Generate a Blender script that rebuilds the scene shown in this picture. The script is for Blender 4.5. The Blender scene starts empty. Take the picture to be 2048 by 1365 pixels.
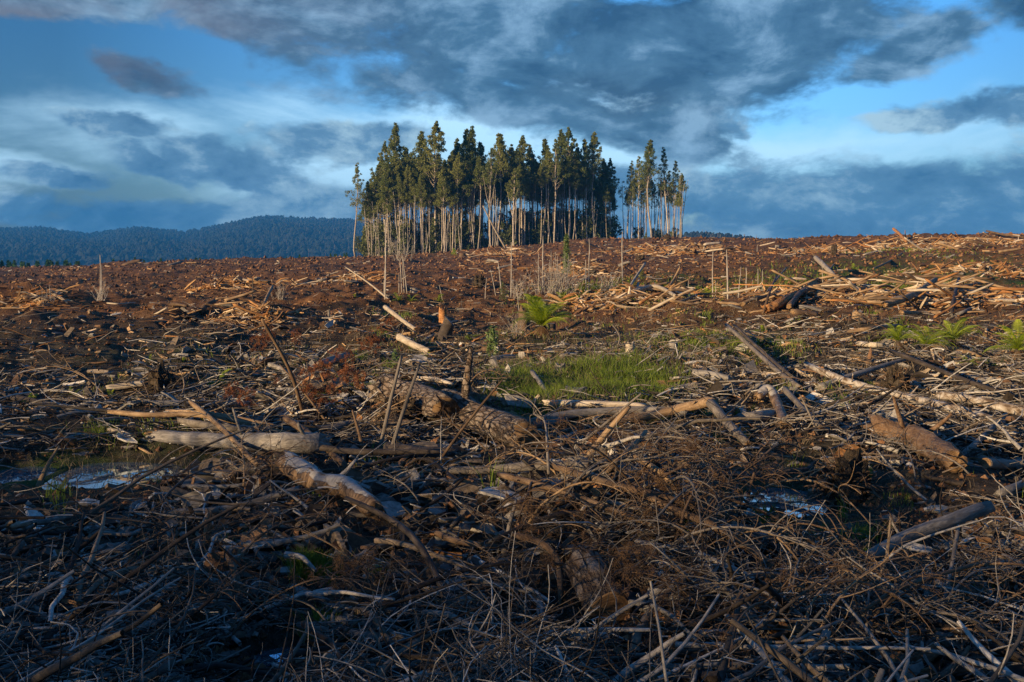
import bpy, math, random
import numpy as np
from mathutils import Vector, Matrix, noise as mn
R = math.radians
random.seed(7); rng = np.random.default_rng(7)
sc = bpy.context.scene
col = bpy.data.collections.new("scene"); sc.collection.children.link(col)

# ------------------------------------------------------------------ camera, sky, sun, exposure
FPX, PITCH, CH = 1991.0, R(5.1), 1.8
cam = bpy.data.cameras.new("camera"); cam.lens = 35.0; cam.sensor_width = 36.0
cam.clip_start = .05; cam.clip_end = 12000
co = bpy.data.objects.new("camera", cam); col.objects.link(co)
co.location = (0, 0, CH); co.rotation_euler = (R(90) - PITCH, 0, 0); sc.camera = co
SUN_EL = R(12.0); SUN_H = Vector((-.80, -.60)).normalized()
TOSUN = Vector((SUN_H.x * math.cos(SUN_EL), SUN_H.y * math.cos(SUN_EL), math.sin(SUN_EL)))
sun = bpy.data.lights.new("sun", 'SUN'); sun.energy = 5.0; sun.angle = R(.6); sun.color = (1, .70, .38)
so = bpy.data.objects.new("sun", sun); col.objects.link(so)
so.rotation_euler = TOSUN.to_track_quat('Z', 'Y').to_euler()
sc.view_settings.view_transform = 'Standard'; sc.view_settings.look = 'None'
sc.view_settings.exposure = 0.82; sc.view_settings.gamma = 1.0
sc.cycles.max_bounces = 5; sc.cycles.diffuse_bounces = 2; sc.cycles.glossy_bounces = 2
sc.cycles.transmission_bounces = 3; sc.cycles.transparent_max_bounces = 6; sc.cycles.volume_bounces = 0
sc.cycles.use_adaptive_sampling = True

class NT:
    """tiny node-tree helper"""
    def __init__(s, nt): s.nt = nt; s.n = nt.nodes; s.l = nt.links
    def new(s, t, **kw):
        n = s.n.new(t)
        for k, v in kw.items(): setattr(n, k, v)
        return n
    def put(s, sock, v):
        if isinstance(v, bpy.types.NodeSocket): s.l.new(v, sock)
        elif v is not None:
            if isinstance(v, (tuple, list)) and len(v) == 3 and sock.type == 'RGBA': v = (*v, 1)
            sock.default_value = v
    def m(s, op, a, b=None, c=None, clamp=False):
        n = s.new('ShaderNodeMath', operation=op, use_clamp=clamp)
        for i, v in enumerate((a, b, c)):
            if v is not None: s.put(n.inputs[i], v)
        return n.outputs[0]
    def mix(s, f, a, b, mode='MIX'):
        n = s.new('ShaderNodeMix', data_type='RGBA', blend_type=mode)
        s.put(n.inputs[0], f); s.put(n.inputs[6], a); s.put(n.inputs[7], b)
        return n.outputs[2]
    def rng(s, v, a, b, c=0., d=1., smooth=False):
        n = s.new('ShaderNodeMapRange', interpolation_type='SMOOTHSTEP' if smooth else 'LINEAR')
        for i, x in enumerate((v, a, b, c, d)): s.put(n.inputs[i], x)
        return n.outputs[0]
    def noise(s, vec, scale, detail=4, rough=.55, dist=0., dim='3D'):
        n = s.new('ShaderNodeTexNoise', noise_dimensions=dim)
        if vec is not None: s.put(n.inputs['Vector'], vec)
        n.inputs['Scale'].default_value = scale; n.inputs['Detail'].default_value = detail
        n.inputs['Roughness'].default_value = rough; n.inputs['Distortion'].default_value = dist
        return n.outputs[0]
    def ramp(s, f, stops):
        n = s.new('ShaderNodeValToRGB'); e = n.color_ramp.elements
        while len(e) < len(stops): e.new(.5)
        for q, (p, c) in zip(e, stops): q.position = p; q.color = (*c, 1)
        s.put(n.inputs[0], f); return n.outputs[0]
    def mapping(s, vec, scale=(1, 1, 1), loc=(0, 0, 0), rot=(0, 0, 0)):
        n = s.new('ShaderNodeMapping'); s.put(n.inputs[0], vec)
        n.inputs['Scale'].default_value = scale; n.inputs['Location'].default_value = loc; n.inputs['Rotation'].default_value = rot
        return n.outputs[0]

def pix_ang(px, py):
    d = ray(px, py); return math.atan2(d.x, d.y), math.asin(d.normalized().z)
def ray(px, py):
    a = (px - 1024) / FPX; b = (682.5 - py) / FPX
    return Vector((a, math.cos(PITCH) + b * math.sin(PITCH), -math.sin(PITCH) + b * math.cos(PITCH)))

world = bpy.data.worlds.new("World"); sc.world = world; world.use_nodes = True
def build_world():
    t = NT(world.node_tree); t.n.clear()
    out = t.new('ShaderNodeOutputWorld')
    sky = t.new('ShaderNodeTexSky'); sky.sky_type = 'NISHITA'; sky.sun_disc = False
    sky.sun_elevation = SUN_EL; sky.sun_rotation = math.atan2(TOSUN.x, TOSUN.y)
    sky.altitude = 300; sky.air_density = 1.3; sky.dust_density = .6; sky.ozone_density = 3.0
    geo = t.new('ShaderNodeTexCoord').outputs['Generated']
    sp = t.new('ShaderNodeSeparateXYZ'); t.put(sp.inputs[0], geo)
    X, Y, Z = sp.outputs
    az = t.m('ARCTAN2', X, Y); el = t.m('ARCSINE', Z)
    cb = t.new('ShaderNodeCombineXYZ'); t.put(cb.inputs[0], az); t.put(cb.inputs[1], t.m('MULTIPLY', el, 1.9))
    P = cb.outputs[0]
    w1 = t.noise(P, 3.2, 6, .58, .3); w2 = t.noise(t.mapping(P, loc=(5.3, 2.1, 0)), 3.2, 6, .58, .3)
    fine = t.noise(t.mapping(P, loc=(1.3, 7.7, 0)), 9.0, 7, .62, .4)
    azw = t.m('ADD', az, t.m('MULTIPLY', t.m('SUBTRACT', w1, .5), .22))
    elw = t.m('ADD', el, t.m('MULTIPLY', t.m('SUBTRACT', w2, .5), .10))
    def blob(px, py, rx, ry, rot=0, gain=1.):
        a0, e0 = pix_ang(px, py)
        dx = t.m('SUBTRACT', azw, a0); dy = t.m('SUBTRACT', elw, e0)
        c, s_ = math.cos(rot), math.sin(rot)
        u = t.m('ADD', t.m('MULTIPLY', dx, c), t.m('MULTIPLY', dy, s_))
        v = t.m('ADD', t.m('MULTIPLY', dx, -s_), t.m('MULTIPLY', dy, c))
        u = t.m('DIVIDE', u, rx / FPX); v = t.m('DIVIDE', v, ry / FPX)
        r = t.m('SQRT', t.m('ADD', t.m('MULTIPLY', u, u), t.m('MULTIPLY', v, v)))
        return t.m('MULTIPLY', t.m('SUBTRACT', 1.0, r), gain)
    def union(bl):
        f = bl[0]
        for b in bl[1:]: f = t.m('SMOOTH_MAX', f, b, .12)
        return f
    dark = union([blob(*b) for b in (
        (400, -10, 430, 80, -.10), (860, 70, 540, 130, -.18), (1240, 90, 440, 140, 0), (980, 210, 420, 85, -.15),
        (1320, 270, 170, 66, -.2), (1480, 40, 330, 110, 0), (1800, 105, 150, 60, 0), (60, 0, 260, 60, 0), (290, 150, 130, 34, -.2), (2030, 20, 130, 70, 0))])
    low = union([blob(*b) for b in (
        (1760, 420, 620, 100, .02), (1340, 400, 300, 66, 0), (2250, 400, 400, 110, 0), (350, 335, 120, 30, -.2), (490, 335, 170, 44, -.2), (130, 360, 110, 26, 0), (60, 450, 300, 52, 0),
        (420, 448, 360, 48, 0), (800, 425, 300, 70, 0), (1080, 420, 300, 75, 0), (-300, 420, 350, 80, 0), (690, 290, 160, 40, 0), (260, 265, 120, 30, 0), (1380, 235, 110, 40, 0), (1980, 230, 140, 36, 0))])
    puff = t.noise(t.mapping(P, loc=(4.3, .7, 0)), 24.0, 6, .6, .3)
    fineU = t.noise(t.mapping(P, loc=(1.3 + .035, 7.7 - .045, 0)), 9.0, 7, .62, .4)
    nz = t.m('ADD', t.m('MULTIPLY', t.m('SUBTRACT', fine, .5), 1.5), t.m('MULTIPLY', t.m('SUBTRACT', w2, .5), .9))
    nz = t.m('ADD', nz, t.m('MULTIPLY', t.m('SUBTRACT', puff, .5), .8))
    fd = t.m('ADD', t.m('MINIMUM', dark, .55), nz); fl = t.m('ADD', t.m('MINIMUM', low, .50), nz)
    relief = t.m('ADD', t.m('MULTIPLY', t.m('SUBTRACT', fine, fineU), 1.7), t.m('MULTIPLY', t.m('SUBTRACT', puff, .5), .7))
    md = t.rng(fd, -.10, .42, smooth=True); ml = t.rng(fl, -.14, .30, smooth=True)
    # the rest of the sky dome carries the same kind of broken cloud
    els = t.rng(el, .0, .45, 0, 1)
    # clear blue, deeper to both sides of the view
    skyc = t.mix(1.0, sky.outputs[0], t.mix(t.rng(el, .02, .24), (.56, .80, 1.26), (.36, .84, 1.42)), 'MULTIPLY')
    side = t.rng(t.m('ABSOLUTE', t.m('SUBTRACT', az, .10)), .12, .52, 1.30, .50)
    bg_sky = t.new('ShaderNodeBackground')
    cs = t.new('ShaderNodeVectorMath', operation='SCALE'); t.put(cs.inputs[0], skyc); t.put(cs.inputs[3], side)
    t.put(bg_sky.inputs[0], cs.outputs[0]); bg_sky.inputs[1].default_value = .10
    # thin bright veil
    veil_n = t.noise(t.mapping(P, scale=(1, 1.6, 1), loc=(3, 3, 0)), 4.0, 7, .6, .5)
    glow = union([blob(*b) for b in ((1290, 200, 210, 70, 0), (1600, 290, 420, 60, 0), (640, 350, 280, 60, 0), (280, 260, 300, 60, 0, .6), (880, 300, 330, 60, 0), (40, 345, 140, 30, 0, .8), (1250, 340, 200, 60, 0))])
    veil = t.rng(t.m('ADD', glow, t.m('MULTIPLY', t.m('SUBTRACT', veil_n, .5), 2.0)), -.45, .80, 0, .88, True)
    bg_veil = t.new('ShaderNodeBackground'); t.put(bg_veil.inputs[0], (.38, .60, .76)); bg_veil.inputs[1].default_value = 1.0
    # clouds
    shade = t.noise(t.mapping(P, loc=(9, 1, 0)), 5.0, 6, .6, .6)
    tone = t.m('ADD', t.m('ADD', t.m('MULTIPLY', shade, .9), .12), t.m('ADD', t.m('MULTIPLY', fd, -.22), relief))
    cd = t.ramp(tone, [(.15, (.017, .048, .095)), (.48, (.043, .100, .168)), (.85, (.155, .265, .38))])
    warm = t.m('MULTIPLY', t.rng(az, -.05, -.45, 0, 1.0), t.rng(shade, .35, .65))
    cd = t.mix(warm, cd, (.095, .088, .108))
    tl = t.m('ADD', t.m('ADD', t.m('MULTIPLY', shade, .9), .12), t.m('ADD', t.m('MULTIPLY', fl, -.22), relief))
    cl = t.ramp(tl, [(.15, (.024, .080, .165)), (.50, (.070, .155, .255)), (.85, (.27, .40, .48))])
    bd = t.new('ShaderNodeBackground'); t.put(bd.inputs[0], cd); bd.inputs[1].default_value = 1.0
    bl = t.new('ShaderNodeBackground'); t.put(bl.inputs[0], cl); bl.inputs[1].default_value = 1.0
    def ms(f, a, b):
        n = t.new('ShaderNodeMixShader'); t.put(n.inputs[0], f); t.l.new(a, n.inputs[1]); t.l.new(b, n.inputs[2]); return n.outputs[0]
    s = ms(veil, bg_sky.outputs[0], bg_veil.outputs[0])
    s = ms(t.m('MULTIPLY', ml, .93), s, bl.outputs[0])
    s = ms(t.m('MULTIPLY', md, .95), s, bd.outputs[0])
    t.l.new(s, out.inputs[0])
build_world()

# ------------------------------------------------------------------ materials
def mat(name, rough=.85, spec=.25):
    m = bpy.data.materials.new(name); m.use_nodes = True
    t = NT(m.node_tree); b = t.n['Principled BSDF']
    b.inputs['Roughness'].default_value = rough
    b.inputs['Specular IOR Level'].default_value = spec
    return m, t, b
def bump(t, b, h, strength=.6, dist=.01):
    n = t.new('ShaderNodeBump'); n.inputs['Strength'].default_value = strength; n.inputs['Distance'].default_value = dist
    t.put(n.inputs['Height'], h); t.l.new(n.outputs[0], b.inputs['Normal'])
def objc(t): return t.new('ShaderNodeTexCoord').outputs['Object']
def rnd(t): return t.new('ShaderNodeObjectInfo').outputs['Random']
M = {}
def wood(name, c1, c2, c3, sx=1.5, sy=14, scale=3., bs=.7, bd=.012, rough=.8, vary=.35):
    m, t, b = mat(name, rough)
    P = t.mapping(objc(t), scale=(sx, sy, sy))
    off = t.new('ShaderNodeVectorMath', operation='ADD'); t.put(off.inputs[0], P)
    c = t.new('ShaderNodeCombineXYZ'); t.put(c.inputs[0], t.m('MULTIPLY', rnd(t), 37)); t.l.new(c.outputs[0], off.inputs[1])
    g = t.noise(off.outputs[0], scale, 6, .65, .6)
    big = t.noise(objc(t), 4.0, 4, .6)
    f = t.m('ADD', t.m('MULTIPLY', g, .65), t.m('MULTIPLY', big, .35))
    cc = t.ramp(f, [(.30, c1), (.5, c2), (.70, c3)])
    k = t.m('ADD', t.m('MULTIPLY', rnd(t), vary), 1 - vary / 2)
    v = t.new('ShaderNodeVectorMath', operation='SCALE'); t.put(v.inputs[0], cc); t.put(v.inputs[3], k)
    t.put(b.inputs[0], v.outputs[0]); bump(t, b, g, bs, bd); M[name] = m
wood('grey_wood', (.05, .045, .040), (.20, .185, .165), (.40, .38, .35))
wood('pale_wood', (.16, .12, .08), (.40, .34, .26), (.62, .57, .48))
wood('tan_wood', (.08, .05, .028), (.26, .175, .10), (.46, .34, .21))
wood('rotten_wood', (.04, .025, .015), (.19, .115, .065), (.34, .27, .20), 2, 9, 2.5, 1.0, .03)
wood('orange_wood', (.12, .045, .018), (.38, .18, .065), (.55, .33, .15), 1.2, 9, 2.5, 1.0, .03)
wood('brown_branch', (.035, .022, .014), (.125, .080, .048), (.23, .165, .105), 1, 8, 5, .8, .006, .75)
wood('grey_branch', (.045, .040, .036), (.16, .140, .118), (.30, .27, .235), 1, 8, 5, .8, .006, .75)
wood('dark_branch', (.018, .014, .012), (.055, .044, .036), (.13, .108, .09), 1, 8, 5, .8, .006, .75)
wood('cut_wood', (.10, .055, .028), (.30, .185, .09), (.45, .31, .17), 6, 6, 2., .3, .004)
def rings():
    m = M['cut_wood']; t = NT(m.node_tree); b = t.n['Principled BSDF']; src = b.inputs[0].links[0].from_socket
    s = t.new('ShaderNodeSeparateXYZ'); P = objc(t); t.put(s.inputs[0], P); n = t.noise(P, 9, 4, .6)
    r = t.m('ADD', t.m('SQRT', t.m('ADD', t.m('POWER', s.outputs[1], 2.), t.m('POWER', s.outputs[2], 2.))), t.m('MULTIPLY', n, .03))
    w = t.rng(t.m('SINE', t.m('MULTIPLY', r, 420)), -1, 1, .62, 1.0); k = t.m('MULTIPLY', w, t.rng(n, .38, .62, .55, 1.1))
    v = t.new('ShaderNodeVectorMath', operation='SCALE'); t.put(v.inputs[0], src); t.put(v.inputs[3], k); t.put(b.inputs[0], v.outputs[0])
rings()
wood('gum_trunk', (.12, .085, .06), (.38, .33, .27), (.64, .60, .53), .35, 2.2, 2.2, .4, .02, .7, .5)
wood('snag_wood', (.14, .12, .10), (.36, .33, .29), (.58, .55, .50), .8, 6, 3, .4, .01, .7, .4)
def bark():
    m, t, b = mat('pine_bark', .9)
    P = t.mapping(objc(t), scale=(11, 34, 34))
    wv = t.new('ShaderNodeTexNoise'); t.put(wv.inputs['Vector'], P); wv.inputs['Scale'].default_value = 1.2
    mx = t.mix(.5, P, wv.outputs[1])
    v = t.new('ShaderNodeTexVoronoi', feature='DISTANCE_TO_EDGE'); t.put(v.inputs['Vector'], mx); v.inputs['Scale'].default_value = 1.0
    v2 = t.new('ShaderNodeTexVoronoi'); t.put(v2.inputs['Vector'], mx); v2.inputs['Scale'].default_value = 1.0
    e = t.rng(t.m('ADD', v.outputs[0], t.m('MULTIPLY', t.m('SUBTRACT', t.noise(P, 3.0, 5, .6), .5), .22)), .0, .14)
    pl = t.new('ShaderNodeSeparateColor'); t.put(pl.inputs[0], v2.outputs['Color'])
    c = t.mix(pl.outputs[0], (.13, .092, .065), (.24, .185, .14))
    c = t.mix(t.rng(t.noise(objc(t), 14, 5, .6), .45, .7), c, (.30, .27, .23))
    c = t.mix(t.m('MULTIPLY', t.m('ADD', e, .25), .8, clamp=True), (.035, .022, .015), c)
    t.put(b.inputs[0], c); h = t.m('ADD', e, t.m('MULTIPLY', t.noise(objc(t), 60, 5, .6), .5)); bump(t, b, h, 1.0, .03)
    M['pine_bark'] = m
bark()
def peel():
    m, t, b = mat('peeling_bark', .65)
    s = t.new('ShaderNodeSeparateXYZ'); t.put(s.inputs[0], objc(t))
    n = t.noise(t.mapping(objc(t), scale=(1, 3, 3)), 3.5, 6, .6, .4)
    n2 = t.noise(t.mapping(objc(t), scale=(8, 3, 3)), 4, 6, .65, .4)
    f = t.rng(t.m('ADD', t.m('MULTIPLY', s.outputs[2], 3.2), n), .66, .70, smooth=True)
    c1 = t.ramp(n2, [(.35, (.045, .028, .016)), (.5, (.17, .11, .065)), (.65, (.29, .20, .12))])
    c2 = t.ramp(n2, [(.3, (.20, .185, .165)), (.7, (.44, .42, .39))])
    t.put(b.inputs[0], t.mix(f, c1, c2)); bump(t, b, t.m('ADD', n2, t.m('MULTIPLY', f, -.6)), .8, .012); M['peeling_bark'] = m
peel()
def spotted():
    m, t, b = mat('lichen_bark', .8)
    P = objc(t); n = t.noise(t.mapping(P, scale=(.6, 1, 1)), 13, 6, .6, .5); n2 = t.noise(t.mapping(P, scale=(6, 1, 1)), 9, 4, .6)
    c = t.ramp(n, [(.40, (.10, .07, .045)), (.47, (.25, .20, .15)), (.56, (.36, .33, .29)), (.70, (.50, .47, .43))])
    c = t.mix(t.rng(n2, .60, .66), c, (.10, .075, .055))
    t.put(b.inputs[0], c); bump(t, b, n, .8, .01); M['lichen_bark'] = m
spotted()
def leafy(name, c1, c2, trans=.35, rough=.5, scale=3.):
    m, t, b = mat(name, rough, .3)
    tc = t.new('ShaderNodeTexCoord').outputs['Object']
    n = t.noise(tc, scale, 3, .6); k = t.m('ADD', t.m('MULTIPLY', rnd(t), .5), t.m('MULTIPLY', t.rng(n, .3, .7), .5))
    c = t.mix(k, c1, c2)
    t.put(b.inputs[0], c)
    tr = t.new('ShaderNodeBsdfTranslucent'); t.put(tr.inputs[0], c)
    mx = t.new('ShaderNodeMixShader'); mx.inputs[0].default_value = trans
    t.l.new(b.outputs[0], mx.inputs[1]); t.l.new(tr.outputs[0], mx.inputs[2])
    t.l.new(mx.outputs[0], t.n['Material Output'].inputs[0]); M[name] = m
leafy('gum_leaf', (.085, .13, .03), (.29, .30, .085), .4, .45, .5)
leafy('shrub_leaf', (.07, .10, .028), (.17, .185, .06), .3, .5, .5)
leafy('fern_leaf', (.22, .32, .022), (.42, .50, .04), .45, .45)
leafy('pale_leaf', (.10, .17, .05), (.20, .27, .10), .35, .5)
leafy('pine_leaf', (.02, .07, .02), (.05, .13, .035), .15, .6)
leafy('rust_needle', (.16, .055, .022), (.32, .125, .05), .25, .7, 8)
leafy('brown_needle', (.10, .055, .025), (.22, .13, .06), .2, .7, 8)
leafy('grass_blade', (.06, .12, .012), (.24, .31, .04), .4, .5, 1.2)
leafy('dry_blade', (.11, .085, .055), (.26, .21, .14), .2, .7, 1.2)
leafy('far_leaf', (.006, .013, .012), (.016, .024, .020), .0, .8, .02)  # cloud shade over the far hills is put into this darkened colour
def litter_mat(name, rough=.85):
    m, t, b = mat(name, rough)
    a = t.new('ShaderNodeVertexColor', layer_name='Col')
    n = t.noise(t.mapping(objc(t), scale=(1, 1, 1)), 28, 4, .65)
    k = t.rng(n, .3, .7, .55, 1.45)
    v = t.new('ShaderNodeVectorMath', operation='SCALE'); t.put(v.inputs[0], a.outputs[0]); t.put(v.inputs[3], k)
    t.put(b.inputs[0], v.outputs[0]); M[name] = m
litter_mat('litter')
def ground_mat():
    m, t, b = mat('soil', .95, .15)
    P = objc(t); s = t.new('ShaderNodeSeparateXYZ'); t.put(s.inputs[0], P)
    a = t.noise(P, .09, 5, .6); n1 = t.noise(P, .9, 6, .65); n2 = t.noise(P, 9, 6, .7); n3 = t.noise(P, 55, 4, .7)
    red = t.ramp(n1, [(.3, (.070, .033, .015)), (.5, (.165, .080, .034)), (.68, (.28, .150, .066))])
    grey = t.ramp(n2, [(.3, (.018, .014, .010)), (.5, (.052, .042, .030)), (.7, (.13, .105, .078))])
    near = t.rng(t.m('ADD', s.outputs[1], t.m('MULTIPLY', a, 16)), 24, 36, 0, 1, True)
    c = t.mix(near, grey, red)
    c = t.mix(t.rng(t.noise(P, .35, 5, .65), .52, .66), c, (.052, .040, .026))
    sp = t.rng(n3, .56, .62)
    c = t.mix(t.m('MULTIPLY', sp, .55), c, (.24, .16, .09))
    c = t.mix(t.m('MULTIPLY', t.rng(n2, .50, .36), .6), c, (.018, .011, .008))
    # damp green ground cover in the hollow and round the grass
    g = t.new('ShaderNodeVertexColor', layer_name='Green')
    gs = t.new('ShaderNodeSeparateColor'); t.put(gs.inputs[0], g.outputs[0])
    gm = t.m('MULTIPLY', gs.outputs[0], t.rng(t.noise(P, 1.3, 6, .7), .42, .58))
    c = t.mix(gm, c, (.045, .085, .016))
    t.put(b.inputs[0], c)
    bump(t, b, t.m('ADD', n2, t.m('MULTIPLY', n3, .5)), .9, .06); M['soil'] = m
ground_mat()
def water_mat():
    m, t, b = mat('water', .03, 1.0); t.put(b.inputs[0], (.42, .60, .74)); b.inputs['Metallic'].default_value = .85  # metallic pale blue base puts a brighter sky reflection into the pools
    bump(t, b, t.noise(objc(t), 9, 2, .5), .05, .01); M['water'] = m
water_mat()

# ------------------------------------------------------------------ noise and terrain
def h2(ix, iy, seed):
    n = (ix.astype(np.int64) * 374761393 + iy.astype(np.int64) * 668265263 + seed * 1442695) & 0xffffffff
    n = ((n ^ (n >> 13)) * 1274126177) & 0xffffffff
    return ((n ^ (n >> 16)) & 0xffff) / 65535.0
def vn(x, y, seed=0):
    x = np.asarray(x, float); y = np.asarray(y, float)
    ix, iy = np.floor(x), np.floor(y); fx, fy = x - ix, y - iy
    fx = fx * fx * (3 - 2 * fx); fy = fy * fy * (3 - 2 * fy)
    a = h2(ix, iy, seed); b = h2(ix + 1, iy, seed); c = h2(ix, iy + 1, seed); d = h2(ix + 1, iy + 1, seed)
    return (a * (1 - fx) + b * fx) * (1 - fy) + (c * (1 - fx) + d * fx) * fy - .5
def fbm(x, y, o=4, seed=0, rough=.5):
    s = 0; a = 1.
    for i in range(o):
        s = s + a * vn(x * 2 ** i + 13.7 * i, y * 2 ** i - 7.1 * i, seed + i); a *= rough
    return s
KD = np.log(np.array([1, 8, 12, 18, 26, 34, 44, 60, 85, 115, 150, 190, 235, 300, 600, 4000.]))
KX = np.array([-700, 0, 400, 700, 850, 1000, 1200, 1400, 1550, 1800, 2048, 2800.])
KZ = np.array([
 [0, 0, 0, .15, .25, .10, -.1, -.3, -.4, -.5, -.6, -.8, -2, -4, -15, -18],
 [0, 0, 0, .15, .25, .05, -.15, -.35, -.6, -.85, -1.05, -1.35, -2.6, -4.5, -15, -18],
 [0, 0, 0, .10, .20, .00, -.15, -.3, -.3, -.2, 0, 0, -1.5, -4, -15, -18],
 [0, 0, 0, 0, .10, 0, -.1, -.1, 0, .1, .2, .25, 0, -3, -15, -18],
 [0, 0, 0, 0, 0, 0, -.1, 0, .1, .4, .7, .9, 1, 0, -15, -18],
 [0, 0, 0, 0, 0, 0, -.1, .05, .4, 1, 1.7, 2.3, 2.8, 2, -15, -18],
 [0, 0, 0, 0, 0, .1, 0, .3, 1, 2, 2.9, 3.7, 4.0, 3, -15, -18],
 [0, 0, 0, .1, .15, .2, 0, .4, 1.2, 2.2, 3.3, 4.2, 4.0, 1, -15, -18],
 [0, 0, 0, .1, .3, .3, .05, .5, 1.3, 2.4, 3.4, 2.5, 1, -4, -15, -18],
 [0, 0, 0, .1, .45, .4, .1, .7, 1.6, 3.3, 3.3, 2, 0, -4, -15, -18],
 [0, 0, 0, .1, .45, .4, .2, .9, 1.9, 3.4, 3.2, 2, 0, -4, -15, -18],
 [0, 0, 0, .1, .45, .4, .3, 1, 2, 3.4, 3.2, 2, 0, -4, -15, -18]])
def flat_at(px, py, z=0.):
    d = ray(px, py); k = (z - CH) / d.z; return d.x * k, d.y * k
PONDS = [(*flat_at(215, 932), .68, .66), (*flat_at(5, 935), .34, .5), (*flat_at(1566, 980), .44, .62), (*flat_at(562, 1274), .15, .15)]
MOUNDS = [  # px, py, radius, height : heaps pushed up by the machines
 (320, 775, .8, .22), (60, 1010, .6, .12), (1740, 985, .4, .12), (1830, 1000, 1., .22), (500, 965, .4, .12), (870, 800, 1.0, .25), (1330, 1060, 1.3, .25), (1150, 1050, 1.2, .2),
 (1580, 900, 1.2, .15), (430, 640, 2.0, .35), (60, 610, 3., .5), (900, 640, 1.5, .2), (1620, 590, 3.5, .7), (1780, 600, 3, .5), (1950, 590, 4., .6), (1320, 600, 3.5, .5), (1450, 640, 3, .3), (700, 620, 4, .3)]
MOUNDS = [(*flat_at(a, b), r, h) for a, b, r, h in MOUNDS]
PZ = -.085
TUFTS = [(*flat_at(a, b), r) for a, b, r in ((605, 1150, .30), (970, 1040, .22), (1915, 995, .34), (1990, 1235, .26), (1720, 1090, .28), (330, 1110, .3), (540, 1300, .15), (1215, 1262, .22))]
def terr(x, y, fine=True):
    x = np.asarray(x, float); y = np.asarray(y, float)
    d = np.hypot(x, y) + 1e-6
    yy = np.maximum(y, .25 * d)
    p = np.clip(1024 + FPX * x / yy, -700, 2799)
    i = np.clip(np.searchsorted(KX, p) - 1, 0, len(KX) - 2)
    f = (p - KX[i]) / (KX[i + 1] - KX[i]); f = f * f * (3 - 2 * f)
    u = np.interp(np.log(np.clip(d, 1, 4000)), KD, np.arange(len(KD)))
    k = np.clip(u.astype(int), 0, len(KD) - 2); w = u - k; w = w * w * (3 - 2 * w) * .5 + w * .5
    z = (KZ[i, k] * (1 - w) + KZ[i, k + 1] * w) * (1 - f) + (KZ[i + 1, k] * (1 - w) + KZ[i + 1, k + 1] * w) * f
    for mx, my, r, h in MOUNDS:
        q = ((x - mx) ** 2 + (y - my) ** 2) / r ** 2
        z = z + h * np.exp(-q * 1.5)
    a = np.clip(d / 40, .25, 1)
    z = z + a * .55 * fbm(x / 7, y / 7, 3, 3) + np.clip(d / 90, 0, 1) * 1.0 * fbm(x / 23, y / 23, 2, 9) * (d < 1000)
    m = np.exp(-np.minimum(np.hypot(x, y) / 1.2, 6) ** 2)
    if fine:
        z = z + .16 * fbm(x / .9, y / .9, 4, 5, .55) + np.clip((d - 11) / 12, 0, 1) * (d < 400) * (.13 * fbm(x / .55, y / .8, 3, 61, .6) + .20 * (.25 - np.abs(fbm(x / 1.7, y / 3.0, 3, 62, .55)))) + np.clip(d / 30, 0, 1) * .22 * np.abs(fbm(x / 2.1, y / 2.1, 4, 21, .6)) 
    # unseen bank added behind and left of the camera to shade the foreground
    s = x * SUN_H.x + y * SUN_H.y; q = -x * SUN_H.y + y * SUN_H.x
    bk = np.clip((s - 3.2) / 3.0, 0, 1); bk = bk * bk * (3 - 2 * bk)
    z = z + bk * (np.interp(q, [-60, -40, -25, -17, -12.7, -6.4, -3, 5], [0, .4, .6, .85, 1.1, 1.35, 1.5, 1.6]) + .6 * fbm(q / 2.1, s / 5, 5, 31, .62)) * np.clip((60 - s) / 30, 0, 1)
    z = z * (1 - m)
    for cx, cy, rx, ry in PONDS[:3]:
        e = np.exp(-(((x - cx) / (rx * 2.6)) ** 2 + ((y - cy + ry) / (ry * 3.2)) ** 2) ** 2); z = z * (1 - e) + (PZ + .07 + .25 * (z - PZ) * .5) * e
    for cx, cy, rx, ry in PONDS:
        r = np.sqrt(((x - cx) / rx) ** 2 + ((y - cy) / ry) ** 2) + .35 * fbm(x * 2.2, y * 2.2, 3, 40)
        k = np.clip((1.75 - r) / 1.1, 0, 1); k = k * k * (3 - 2 * k)
        bed = PZ + np.clip((r - 1.0) * .16, -.10, .05)
        z = z * (1 - k) + bed * k
    return z
TS = np.geomspace(2.2, 320, 1400)
def hit(px, py):
    r = ray(px, py); r /= math.hypot(r.x, r.y)
    g = terr(TS * r.x, TS * r.y); zr = CH + TS * r.z
    idx = np.nonzero(zr < g)[0]
    if len(idx) == 0:
        i = int(np.argmin((zr - g)[(TS > 60)])) + int(np.sum(TS <= 60)); t = TS[i]
    else:
        i = idx[0]
        if i == 0: t = TS[0]
        else:
            a = (zr - g)[i - 1]; b = (zr - g)[i]; t = TS[i - 1] + (TS[i] - TS[i - 1]) * a / (a - b)
    x, y = t * r.x, t * r.y
    return Vector((x, y, float(terr(x, y))))
def at_depth(px, py, Y):
    r = ray(px, py); k = Y / r.y; return Vector((r.x * k, Y, CH + r.z * k))
def topx(p):
    v = Vector(p) - Vector((0, 0, CH))
    f = v.y * math.cos(PITCH) - v.z * math.sin(PITCH); u = v.y * math.sin(PITCH) + v.z * math.cos(PITCH)
    return 1024 + FPX * v.x / f, 682.5 - FPX * u / f

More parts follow.
